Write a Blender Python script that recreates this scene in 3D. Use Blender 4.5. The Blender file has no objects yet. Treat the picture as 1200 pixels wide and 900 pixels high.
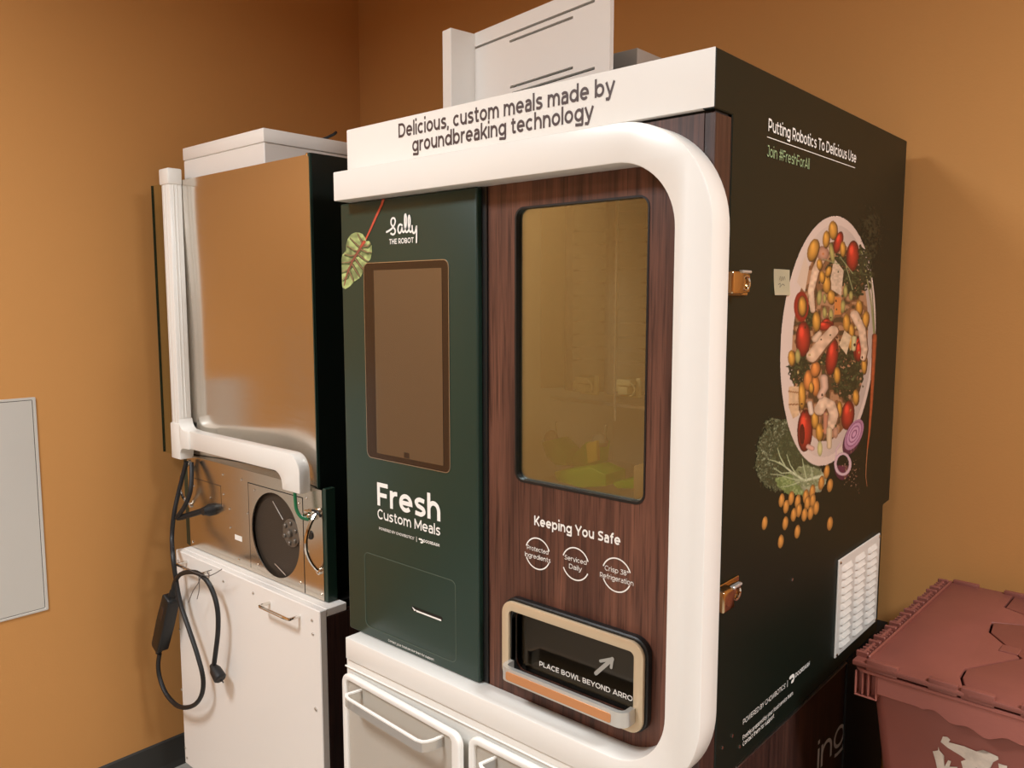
import bpy, bmesh, math, random
import numpy as np
from mathutils import Vector, Matrix, noise as mnoise

random.seed(7)
C = bpy.context.scene.collection
SC = bpy.context.scene
PI = math.pi

# ------------------------------------------------------------------ camera
F_PX, YAW, PITCH, ROLL = 940.99, 0.724753, 0.104504, -0.00024
CAM = np.array([0.0, 0.0, 1.5])
def cam_axes():
    cy, sy, cp, sp = math.cos(YAW), math.sin(YAW), math.cos(PITCH), math.sin(PITCH)
    fwd = np.array([-sy*cp, cy*cp, -sp]); rt = np.array([cy, sy, 0.0]); up = np.cross(rt, fwd)
    cr, sr = math.cos(ROLL), math.sin(ROLL)
    return cr*rt+sr*up, -sr*rt+cr*up, fwd
RT, UP, FW = cam_axes()
cd = bpy.data.cameras.new('camera'); cam = bpy.data.objects.new('camera', cd); C.objects.link(cam)
cd.sensor_width = 36.0; cd.lens = F_PX/1200*36; cd.clip_start = 0.02
M = Matrix([[RT[0], UP[0], -FW[0], 0], [RT[1], UP[1], -FW[1], 0], [RT[2], UP[2], -FW[2], 1.5], [0, 0, 0, 1]])
cam.matrix_world = M; SC.camera = cam

# ------------------------------------------------------------------ view, world, lights
SC.view_settings.view_transform = 'Standard'; SC.view_settings.look = 'None'
SC.view_settings.gamma = 1.0; SC.view_settings.use_curve_mapping = False
SC.view_settings.exposure = 0.0
W = bpy.data.worlds.new('world'); SC.world = W; W.use_nodes = True
W.node_tree.nodes['Background'].inputs[0].default_value = (0.9, 0.75, 0.55, 1)
W.node_tree.nodes['Background'].inputs[1].default_value = 0.05
LAMP_COL = (0.95, 1.0, 1.04)
CEIL = 2.75
LAMPS = [(-1.5, -0.50, 50, 2.95), (1.25, 0.75, 70, 3.0), (-0.2, -2.0, 30, 2.8)]   # x, y, watts, spread

# ------------------------------------------------------------------ geometry helpers
def ray(x, y): return ((x-600)/F_PX)*RT + ((450-y)/F_PX)*UP + FW
def at(x, y, axis, val):
    """point of the photograph on the real plane axis = val"""
    d = ray(x, y); return CAM + d*((val-CAM[axis])/d[axis])
def at_plane(x, y, p0, n):
    d = ray(x, y); n = np.array(n); return CAM + d*(((np.array(p0)-CAM)@n)/(d@n))
def project(P):
    """(N,3) points -> pixel coordinates of the 1200x900 frame"""
    Q = np.asarray(P)-CAM; a, b, c = Q@RT, Q@UP, Q@FW
    return 600+F_PX*a/c, 450-F_PX*b/c

WLOC = {}
def link(o, parent=None):
    C.objects.link(o)
    if parent is not None: o.parent = parent
    return o
def tag(o, label=None, cat=None, group=None, kind=None):
    for k, v in (('label', label), ('category', cat), ('group', group), ('kind', kind)):
        if v: o[k] = v
    return o
def thing(name, label, cat, loc=(0, 0, 0), rotz=0.0, group=None):
    o = bpy.data.objects.new(name, None); o.empty_display_size = 0.05
    o.location = loc; o.rotation_euler = (0, 0, rotz); link(o); WLOC[o.name] = (Vector(loc), rotz)
    return tag(o, label, cat, group)
def obj(name, bm, mat, parent=None, smooth=True, local=False, label=None):
    me = bpy.data.meshes.new(name)
    if parent is not None and not local:
        loc, rz = WLOC[parent.name]
        bmesh.ops.transform(bm, matrix=Matrix.Rotation(-rz, 4, 'Z') @ Matrix.Translation(-loc), verts=bm.verts)
    bmesh.ops.recalc_face_normals(bm, faces=bm.faces)
    bm.to_mesh(me); bm.free()
    for m in (mat if isinstance(mat, (list, tuple)) else [mat]): me.materials.append(m)
    if smooth:
        me.shade_smooth(); me.set_sharp_from_angle(angle=math.radians(32))
    o = bpy.data.objects.new(name, me); link(o, parent)
    WLOC[o.name] = WLOC[parent.name] if parent is not None else (Vector((0, 0, 0)), 0.0)
    if label: o['label'] = label
    return o
def B(): return bmesh.new()
def bevel_sharp(bm, w, seg=2, ang=0.7, geom=None):
    es = [e for e in bm.edges if len(e.link_faces) == 2 and e.calc_face_angle(0) > ang] if geom is None else geom
    if es: bmesh.ops.bevel(bm, geom=es, offset=w, segments=seg, profile=0.5, affect='EDGES', clamp_overlap=True)
def merge(bm, other):
    me = bpy.data.meshes.new('tmp'); other.to_mesh(me); other.free(); bm.from_mesh(me); bpy.data.meshes.remove(me)
    return bm
def box(bm, x0, x1, y0, y1, z0, z1, bev=0.0, seg=2, mi=0, mat=None):
    t = B(); v = [t.verts.new((x, y, z)) for x in (x0, x1) for y in (y0, y1) for z in (z0, z1)]
    for f in ((0, 1, 3, 2), (4, 6, 7, 5), (0, 4, 5, 1), (2, 3, 7, 6), (0, 2, 6, 4), (1, 5, 7, 3)):
        t.faces.new([v[i] for i in f])
    bmesh.ops.recalc_face_normals(t, faces=t.faces)
    if bev: bevel_sharp(t, bev, seg)
    for f in t.faces: f.material_index = mi
    if mat is not None: bmesh.ops.transform(t, matrix=mat, verts=t.verts)
    return merge(bm, t)
def put(axis, a, p):
    if axis == 0: return (a, p[0], p[1])
    if axis == 1: return (p[0], a, p[1])
    return (p[0], p[1], a)
def prism(bm, loop, axis, a0, a1, bev=0.0, seg=2, holes=(), mi=0):
    """extrude a 2D outline (with holes) along an axis; 2D = the two other axes in order"""
    t = B()
    if not holes:
        lo = [t.verts.new(put(axis, a0, p)) for p in loop]; hi = [t.verts.new(put(axis, a1, p)) for p in loop]
        t.faces.new(lo); t.faces.new(hi[::-1])
        n = len(loop)
        for i in range(n): t.faces.new((lo[i], hi[i], hi[(i+1) % n], lo[(i+1) % n]))
    else:
        es = []; loops = []
        for L in [loop]+list(holes):
            vs = [t.verts.new(put(axis, a0, p)) for p in L]; loops.append(vs)
            es += [t.edges.new((vs[i], vs[(i+1) % len(vs)])) for i in range(len(vs))]
        r = bmesh.ops.triangle_fill(t, use_beauty=True, use_dissolve=False, edges=es)
        fs = [f for f in r['geom'] if isinstance(f, bmesh.types.BMFace)]
        ex = bmesh.ops.extrude_face_region(t, geom=fs, use_keep_orig=True)
        d = [0, 0, 0]; d[axis] = a1-a0
        bmesh.ops.translate(t, vec=d, verts=[g for g in ex['geom'] if isinstance(g, bmesh.types.BMVert)])
    bmesh.ops.recalc_face_normals(t, faces=t.faces)
    if bev: bevel_sharp(t, bev, seg)
    for f in t.faces: f.material_index = mi
    return merge(bm, t)
def ringprism(bm, outer, inner, axis, a0, a1, bev=0.0, seg=2):
    t = B(); n = len(outer)
    L = [[t.verts.new(put(axis, a, p)) for p in lp] for a in (a0, a1) for lp in (outer, inner)]
    o0, i0, o1, i1 = L
    for k in range(n):
        j = (k+1) % n
        t.faces.new((o0[k], o0[j], i0[j], i0[k])); t.faces.new((o1[k], i1[k], i1[j], o1[j]))
        t.faces.new((o0[k], o1[k], o1[j], o0[j])); t.faces.new((i0[k], i0[j], i1[j], i1[k]))
    bmesh.ops.recalc_face_normals(t, faces=t.faces)
    if bev: bevel_sharp(t, bev, seg)
    return merge(bm, t)
def rrect(x0, x1, z0, z1, r, n=6):
    pts = []
    for cx, cz, a0 in ((x1-r, z1-r, 0), (x0+r, z1-r, 90), (x0+r, z0+r, 180), (x1-r, z0+r, 270)):
        for k in range(n+1):
            a = math.radians(a0+90*k/n); pts.append((cx+r*math.cos(a), cz+r*math.sin(a)))
    return pts
def arc(cx, cz, r, a0, a1, n=12):
    return [(cx+r*math.cos(math.radians(a0+(a1-a0)*k/n)), cz+r*math.sin(math.radians(a0+(a1-a0)*k/n))) for k in range(n+1)]
def catmull(P, n=8, closed=False):
    P = [Vector(p) for p in P]; out = []
    for i in range(len(P)-1):
        p0 = P[max(i-1, 0)]; p1 = P[i]; p2 = P[i+1]; p3 = P[min(i+2, len(P)-1)]
        for k in range(n):
            t = k/n
            out.append(0.5*((2*p1)+(p2-p0)*t+(2*p0-5*p1+4*p2-p3)*t*t+(3*p1-p0-3*p2+p3)*t**3))
    out.append(P[-1]); return out
def tube(bm, P, r, n=10, cap=True, flat=None, mi=0):
    """round tube through points; r a number or one per point"""
    P = [Vector(p) for p in P]; N = len(P)
    R = r if isinstance(r, (list, tuple)) else [r]*N
    T = [((P[min(i+1, N-1)]-P[max(i-1, 0)]).normalized()) for i in range(N)]
    u = T[0].orthogonal().normalized(); rings = []
    for i in range(N):
        u = (u-T[i]*u.dot(T[i])).normalized() if (u-T[i]*u.dot(T[i])).length > 1e-6 else T[i].orthogonal().normalized()
        v = T[i].cross(u)
        rings.append([bm.verts.new(P[i]+R[i]*(math.cos(2*PI*k/n)*u+math.sin(2*PI*k/n)*v)) for k in range(n)])
    fs = []
    for i in range(N-1):
        for k in range(n):
            fs.append(bm.faces.new((rings[i][k], rings[i][(k+1) % n], rings[i+1][(k+1) % n], rings[i+1][k])))
    if cap: fs += [bm.faces.new(rings[0][::-1]), bm.faces.new(rings[-1])]
    for f in fs: f.material_index = mi
    return bm
def sweep(bm, P, prof, upv, closed_ends=True):
    """sweep a 2D profile (list of (side, up)) along points, with a fixed up vector"""
    P = [Vector(p) for p in P]; N = len(P); upv = Vector(upv); rings = []
    for i in range(N):
        if 0 < i < N-1:
            t1 = (P[i]-P[i-1]).normalized(); t2 = (P[i+1]-P[i]).normalized(); t = (t1+t2).normalized()
            k = 1/max(0.3, t.dot(t1))
        else: t = (P[min(i+1, N-1)]-P[max(i-1, 0)]).normalized(); k = 1
        s = t.cross(upv).normalized()
        rings.append([bm.verts.new(P[i]+s*(a*k)+upv*b) for a, b in prof])
    n = len(prof)
    for i in range(N-1):
        for k in range(n): bm.faces.new((rings[i][k], rings[i][(k+1) % n], rings[i+1][(k+1) % n], rings[i+1][k]))
    if closed_ends: bm.faces.new(rings[0][::-1]); bm.faces.new(rings[-1])
    return bm
def lathe(bm, prof, origin, axis=2, n=24, sign=1, mi=0):
    """revolve (r, h) profile about an axis through origin"""
    o = Vector(origin); rings = []
    for r, h in prof:
        ring = []
        for k in range(n):
            a = 2*PI*k/n; c, s = r*math.cos(a), r*math.sin(a); h_ = h*sign
            p = {2: (c, s, h_), 1: (c, h_, s), 0: (h_, c, s)}[axis]
            ring.append(bm.verts.new(o+Vector(p)))
        rings.append(ring)
    fs = []
    for i in range(len(prof)-1):
        for k in range(n): fs.append(bm.faces.new((rings[i][k], rings[i][(k+1) % n], rings[i+1][(k+1) % n], rings[i+1][k])))
    for r, ring in ((prof[0][0], rings[0]), (prof[-1][0], rings[-1])):
        if r > 1e-5: fs.append(bm.faces.new(ring))
    for f in fs: f.material_index = mi
    return bm
def screw(bm, p, axis=1, sign=-1, r=0.005, par=None, mat=None):
    if par is not None: bm = B()
    lathe(bm, [(r, 0), (r, 0.0012), (r*.6, 0.0026), (0.0001, 0.003)], p, axis, 10, sign)
    if par is not None: obj('screw', bm, mat or M_chrome, par)

# ------------------------------------------------------------------ materials
def lin(c): return tuple((x/255/12.92 if x/255 <= 0.04045 else ((x/255+0.055)/1.055)**2.4) for x in c)
def newmat(name):
    m = bpy.data.materials.new(name); m.use_nodes = True; nt = m.node_tree
    return m, nt, nt.nodes['Principled BSDF']
def plain(name, rgb, rough=0.5, metal=0.0, spec=0.5, bump=0.0, bscale=60, var=0.0, vscale=6, coat=0.0):
    m, nt, p = newmat(name); c = lin(rgb)
    p.inputs['Base Color'].default_value = (*c, 1); p.inputs['Roughness'].default_value = rough
    p.inputs['Metallic'].default_value = metal; p.inputs['Specular IOR Level'].default_value = spec
    p.inputs['Coat Weight'].default_value = coat
    tc = nt.nodes.new('ShaderNodeTexCoord')
    if var:
        n = nt.nodes.new('ShaderNodeTexNoise'); n.inputs['Scale'].default_value = vscale; n.inputs['Detail'].default_value = 5
        r = nt.nodes.new('ShaderNodeValToRGB'); r.color_ramp.elements[0].position = .3; r.color_ramp.elements[1].position = .7
        r.color_ramp.elements[0].color = (*[x*(1-var) for x in c], 1); r.color_ramp.elements[1].color = (*[min(1, x*(1+var)) for x in c], 1)
        nt.links.new(tc.outputs['Object'], n.inputs['Vector']); nt.links.new(n.outputs['Fac'], r.inputs['Fac'])
        nt.links.new(r.outputs['Color'], p.inputs['Base Color'])
    if bump:
        n = nt.nodes.new('ShaderNodeTexNoise'); n.inputs['Scale'].default_value = bscale; n.inputs['Detail'].default_value = 3
        b = nt.nodes.new('ShaderNodeBump'); b.inputs['Strength'].default_value = bump; b.inputs['Distance'].default_value = 0.002
        nt.links.new(tc.outputs['Object'], n.inputs['Vector']); nt.links.new(n.outputs['Fac'], b.inputs['Height'])
        nt.links.new(b.outputs['Normal'], p.inputs['Normal'])
    return m
def brushed(name, rgb, rough=0.25, stretch=(2, 2, 90), amount=0.06, aniso=0.3):
    m, nt, p = newmat(name)
    p.inputs['Base Color'].default_value = (*lin(rgb), 1); p.inputs['Metallic'].default_value = 1.0
    p.inputs['Anisotropic'].default_value = aniso
    tc = nt.nodes.new('ShaderNodeTexCoord'); mp = nt.nodes.new('ShaderNodeMapping'); mp.inputs['Scale'].default_value = stretch
    n = nt.nodes.new('ShaderNodeTexNoise'); n.inputs['Scale'].default_value = 6; n.inputs['Detail'].default_value = 4
    mr = nt.nodes.new('ShaderNodeMapRange'); mr.inputs['To Min'].default_value = rough-amount; mr.inputs['To Max'].default_value = rough+amount
    nt.links.new(tc.outputs['Object'], mp.inputs[0]); nt.links.new(mp.outputs[0], n.inputs['Vector'])
    nt.links.new(n.outputs['Fac'], mr.inputs['Value']); nt.links.new(mr.outputs[0], p.inputs['Roughness'])
    return m
def wood(name, dark, mid, light, rough=0.45):
    m, nt, p = newmat(name); L = nt.links.new
    tc = nt.nodes.new('ShaderNodeTexCoord')
    mp = nt.nodes.new('ShaderNodeMapping'); mp.inputs['Scale'].default_value = (1, 1, 0.045)
    n0 = nt.nodes.new('ShaderNodeTexNoise'); n0.inputs['Scale'].default_value = 9; n0.inputs['Detail'].default_value = 3; n0.inputs['Distortion'].default_value = 0.8
    n1 = nt.nodes.new('ShaderNodeTexNoise'); n1.inputs['Scale'].default_value = 75; n1.inputs['Detail'].default_value = 5; n1.inputs['Distortion'].default_value = 0.4
    n2 = nt.nodes.new('ShaderNodeTexNoise'); n2.inputs['Scale'].default_value = 260; n2.inputs['Detail'].default_value = 3
    mp2 = nt.nodes.new('ShaderNodeMapping'); mp2.inputs['Scale'].default_value = (1, 1, 0.03)
    for n in (n0, n1): L(mp.outputs[0], n.inputs['Vector'])
    L(mp2.outputs[0], n2.inputs['Vector']); L(tc.outputs['Object'], mp.inputs[0]); L(tc.outputs['Object'], mp2.inputs[0])
    a = nt.nodes.new('ShaderNodeMath'); a.operation = 'MULTIPLY_ADD'; a.inputs[1].default_value = 0.55
    b = nt.nodes.new('ShaderNodeMath'); b.operation = 'MULTIPLY'; b.inputs[1].default_value = 0.45
    L(n1.outputs['Fac'], b.inputs[0]); L(n0.outputs['Fac'], a.inputs[0]); L(b.outputs[0], a.inputs[2])
    r = nt.nodes.new('ShaderNodeValToRGB'); e = r.color_ramp.elements
    e[0].position = .34; e[0].color = (*lin(dark), 1); e[1].position = .66; e[1].color = (*lin(light), 1)
    k = e.new(.5); k.color = (*lin(mid), 1)
    L(a.outputs[0], r.inputs['Fac'])
    pr = nt.nodes.new('ShaderNodeValToRGB'); pr.color_ramp.elements[0].position = .34; pr.color_ramp.elements[0].color = (.35, .3, .3, 1)
    pr.color_ramp.elements[1].position = .48; pr.color_ramp.elements[1].color = (1, 1, 1, 1)
    L(n2.outputs['Fac'], pr.inputs['Fac'])
    mx = nt.nodes.new('ShaderNodeMixRGB'); mx.blend_type = 'MULTIPLY'; mx.inputs[0].default_value = 0.8
    L(r.outputs['Color'], mx.inputs[1]); L(pr.outputs['Color'], mx.inputs[2]); L(mx.outputs[0], p.inputs['Base Color'])
    p.inputs['Roughness'].default_value = rough
    bp = nt.nodes.new('ShaderNodeBump'); bp.inputs['Strength'].default_value = 0.15; bp.inputs['Distance'].default_value = 0.001
    L(n2.outputs['Fac'], bp.inputs['Height']); L(bp.outputs['Normal'], p.inputs['Normal'])
    return m
def pane(name, tint, gloss, fac, rough=0.02):
    """thin coated glass: part mirror, part tinted see-through"""
    m = bpy.data.materials.new(name); m.use_nodes = True; nt = m.node_tree; nt.nodes.clear()
    o = nt.nodes.new('ShaderNodeOutputMaterial'); mx = nt.nodes.new('ShaderNodeMixShader'); mx.inputs[0].default_value = fac
    t = nt.nodes.new('ShaderNodeBsdfTransparent'); t.inputs[0].default_value = (*lin(tint), 1)
    g = nt.nodes.new('ShaderNodeBsdfGlossy'); g.inputs['Color'].default_value = (*lin(gloss), 1); g.inputs['Roughness'].default_value = rough
    nt.links.new(t.outputs[0], mx.inputs[1]); nt.links.new(g.outputs[0], mx.inputs[2]); nt.links.new(mx.outputs[0], o.inputs[0])
    return m
def sheen(name, base, gloss, fac, rough):
    """opaque dark sheet under a glossy cover"""
    m = pane(name, base, gloss, fac, rough); nt = m.node_tree
    d = nt.nodes.new('ShaderNodeBsdfDiffuse'); d.inputs[0].default_value = (*lin(base), 1)
    mx = [n for n in nt.nodes if n.type == 'MIX_SHADER'][0]; nt.links.new(d.outputs[0], mx.inputs[1])
    return m
def clear(name, tint, rough=0.05, milky=0.15, rgb=(235, 230, 220)):
    """clear plastic: see-through with a little haze and a sheen"""
    m = bpy.data.materials.new(name); m.use_nodes = True; nt = m.node_tree; nt.nodes.clear()
    o = nt.nodes.new('ShaderNodeOutputMaterial')
    t = nt.nodes.new('ShaderNodeBsdfTransparent'); t.inputs[0].default_value = (*lin(tint), 1)
    d = nt.nodes.new('ShaderNodeBsdfDiffuse'); d.inputs[0].default_value = (*lin(rgb), 1)
    g = nt.nodes.new('ShaderNodeBsdfGlossy'); g.inputs['Roughness'].default_value = rough
    m1 = nt.nodes.new('ShaderNodeMixShader'); m1.inputs[0].default_value = milky
    m2 = nt.nodes.new('ShaderNodeMixShader'); fr = nt.nodes.new('ShaderNodeFresnel'); fr.inputs[0].default_value = 1.49
    L = nt.links.new
    L(t.outputs[0], m1.inputs[1]); L(d.outputs[0], m1.inputs[2]); L(m1.outputs[0], m2.inputs[1]); L(g.outputs[0], m2.inputs[2])
    L(fr.outputs[0], m2.inputs[0]); L(m2.outputs[0], o.inputs[0])
    return m
def printed(name, rough=0.45):
    m, nt, p = newmat(name); a = nt.nodes.new('ShaderNodeVertexColor'); a.layer_name = 'ink'
    nt.links.new(a.outputs[0], p.inputs['Base Color']); p.inputs['Roughness'].default_value = rough
    return m
def light_mat(name, strength):
    m, nt, p = newmat(name); p.inputs['Emission Color'].default_value = (*LAMP_COL, 1); p.inputs['Emission Strength'].default_value = strength
    return m

WALLC = (196, 140, 80)
M_wall = plain('wall_paint', WALLC, 0.75, bump=0.1, bscale=220, spec=0.25)
M_base = plain('rubber_base', (52, 50, 46), 0.5)
M_ceil = plain('ceiling_tile', (225, 218, 205), 0.9, bump=0.3, bscale=90)
M_floor = plain('vinyl_floor', (176, 172, 162), 0.4, var=0.12, vscale=40)
M_white = plain('white_gloss_plastic', (238, 235, 228), 0.28, coat=0.1)
M_cab = plain('white_laminate', (240, 235, 228), 0.4, bump=0.04, bscale=15)
M_cap = plain('white_painted_metal', (238, 233, 226), 0.45)
M_green = plain('dark_green_vinyl', (31, 54, 44), 0.34, spec=0.5)
M_side = plain('side_green_vinyl', (17, 26, 19), 0.42, spec=0.3)
M_black = plain('black_plastic', (18, 18, 18), 0.45)
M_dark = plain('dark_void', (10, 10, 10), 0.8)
M_rubber = plain('black_rubber', (22, 22, 23), 0.5)
M_wood = wood('walnut_laminate', (44, 24, 18), (88, 54, 42), (124, 80, 62))
M_wood_dark = wood('dark_walnut_laminate', (30, 18, 14), (58, 36, 30), (84, 54, 44))
M_steel = brushed('brushed_steel', (226, 220, 212), 0.16)
M_steel2 = brushed('steel_sheet', (208, 200, 188), 0.22)
M_alu = brushed('aluminium', (205, 203, 198), 0.32)
M_chrome = plain('chrome', (225, 220, 212), 0.08, metal=1.0)
M_brass = plain('latch_steel', (205, 180, 145), 0.15, metal=1.0)
M_bezel = plain('champagne_metal', (214, 194, 162), 0.34, metal=.35)
M_inlay = plain('copper_inlay', (214, 150, 100), 0.35, metal=0.4)
M_silver = plain('satin_silver', (214, 212, 206), 0.28, metal=0.6)
M_ink_white = plain('white_ink', (245, 242, 235), 0.5)
M_ink_dark = plain('dark_ink', (74, 58, 56), 0.5)
M_ink_green = plain('green_ink', (150, 175, 130), 0.5)
M_ink_grey = plain('grey_ink', (170, 168, 160), 0.4)
M_red = plain('red_ink', (200, 72, 55), 0.5)
M_window = pane('tinted_window_glass', (248, 247, 238), (212, 224, 222), 0.33)
M_screen = sheen('dark_screen_glass', (76, 67, 55), (215, 205, 190), 0.22, 0.06)
M_screen_edge = plain('screen_border', (48, 32, 22), 0.25)
M_darkglass = pane('dark_glass', (150, 146, 140), (200, 190, 175), 0.10, 0.12)
M_clear = clear('clear_acrylic', (244, 240, 234), 0.08, 0.54, (242, 232, 216))
M_clearpart = clear('clear_polycarbonate', (240, 236, 226), 0.05, 0.4, (240, 234, 224))
M_canister = clear('canister_plastic', (244, 242, 232), 0.15, 0.25, (244, 238, 218))
M_lime = plain('lime_plastic', (128, 190, 50), 0.4)
M_yellow = plain('yellow_plastic', (205, 170, 60), 0.4)
M_liner = plain('inner_liner', (246, 243, 234), 0.6)
M_note = plain('cream_paper', (232, 218, 180), 0.8)
M_tote = plain('terracotta_plastic', (152, 88, 76), 0.5, bump=0.12, bscale=160, var=0.06, vscale=5)
M_tote_lid = plain('terracotta_lid', (132, 75, 64), 0.5, bump=0.12, bscale=160, var=0.10, vscale=7)
M_paper = plain('torn_paper', (232, 222, 208), 0.85, var=0.15, vscale=60)
M_grn_wire = plain('green_wire', (30, 110, 70), 0.4)
M_fan = plain('fan_mesh', (58, 48, 38), 0.55, bump=0.6, bscale=500)
M_glass_sheet = pane('green_edge_glass', (246, 249, 242), (235, 235, 225), 0.05)
M_glass_edge = plain('glass_edge', (38, 52, 42), 0.2)
M_panel = plain('grey_access_panel', (214, 209, 200), 0.32, metal=0.3)
M_card = plain('cardboard', (196, 170, 130), 0.8)
M_bag = clear('plastic_bag', (240, 238, 234), 0.1, 0.35)
M_lamp = light_mat('lamp_diffuser', 2.5)
M_print = printed('printed_vinyl')

# ------------------------------------------------------------------ room
XL, YB, XR, YF0 = -2.451, 1.92, 3.2, -3.4
def structure(name, bm, mat): return tag(obj(name, bm, mat, smooth=False), kind='structure')
structure('floor', box(B(), XL-.1, XR+.1, YF0-.1, YB+.1, -.1, 0), M_floor)
structure('ceiling', box(B(), XL-.1, XR+.1, YF0-.1, YB+.1, CEIL, CEIL+.1), M_ceil)
structure('wall_left', box(B(), XL-.1, XL, YF0, YB+.1, 0, CEIL), M_wall)
structure('wall_back', box(B(), XL, XR, YB, YB+.1, 0, CEIL), M_wall)
structure('wall_right', box(B(), XR, XR+.1, YF0, YB+.1, 0, CEIL), M_wall)
structure('wall_front', box(B(), XL-.1, XR+.1, YF0-.1, YF0, 0, CEIL), M_wall)
def cove(a, b, axis):
    prof = [(0, 0), (0.012, 0.0), (0.006, 0.014), (0.004, 0.092), (0.0, 0.097)]
    return prof
bm = B(); prism(bm, [(XL, 0), (XL+.016, 0), (XL+.006, .016), (XL+.005, .092), (XL, .097)], 1, YF0, YB)
structure('baseboard_left', bm, M_base)
bm = B(); prism(bm, [(YB, 0), (YB-.016, 0), (YB-.006, .016), (YB-.005, .092), (YB, .097)], 0, XL+.016, XR)
structure('baseboard_back', bm, M_base)

# ceiling troffers
LNAMES = ['recessed ceiling light above the aisle before the turned machine', 'recessed ceiling light above the brown tote side of the aisle', 'recessed ceiling light at the rear of the room']
for (lx, ly, watts, spread), lab in zip(LAMPS, LNAMES):
    t = thing('ceiling_light', lab, 'light', (lx, ly, CEIL-0.02), 0, 'recessed ceiling lights')
    bm = B(); ringprism(bm, rrect(lx-.31, lx+.31, ly-.31, ly+.31, .01, 2), rrect(lx-.28, lx+.28, ly-.28, ly+.28, .01, 2), 2, CEIL-.03, CEIL-.001, .003)
    obj('frame', bm, M_white, t)
    bm = B(); box(bm, lx-.28, lx+.28, ly-.28, ly+.28, CEIL-.014, CEIL-.006); obj('diffuser', bm, M_lamp, t)
    ld = bpy.data.lights.new('lamp', 'AREA'); ld.shape = 'SQUARE'; ld.size = 0.55; ld.energy = watts; ld.color = LAMP_COL; ld.spread = spread
    lo = bpy.data.objects.new('lamp', ld); link(lo, t); lo.location = (0, 0, -0.002)

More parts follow.
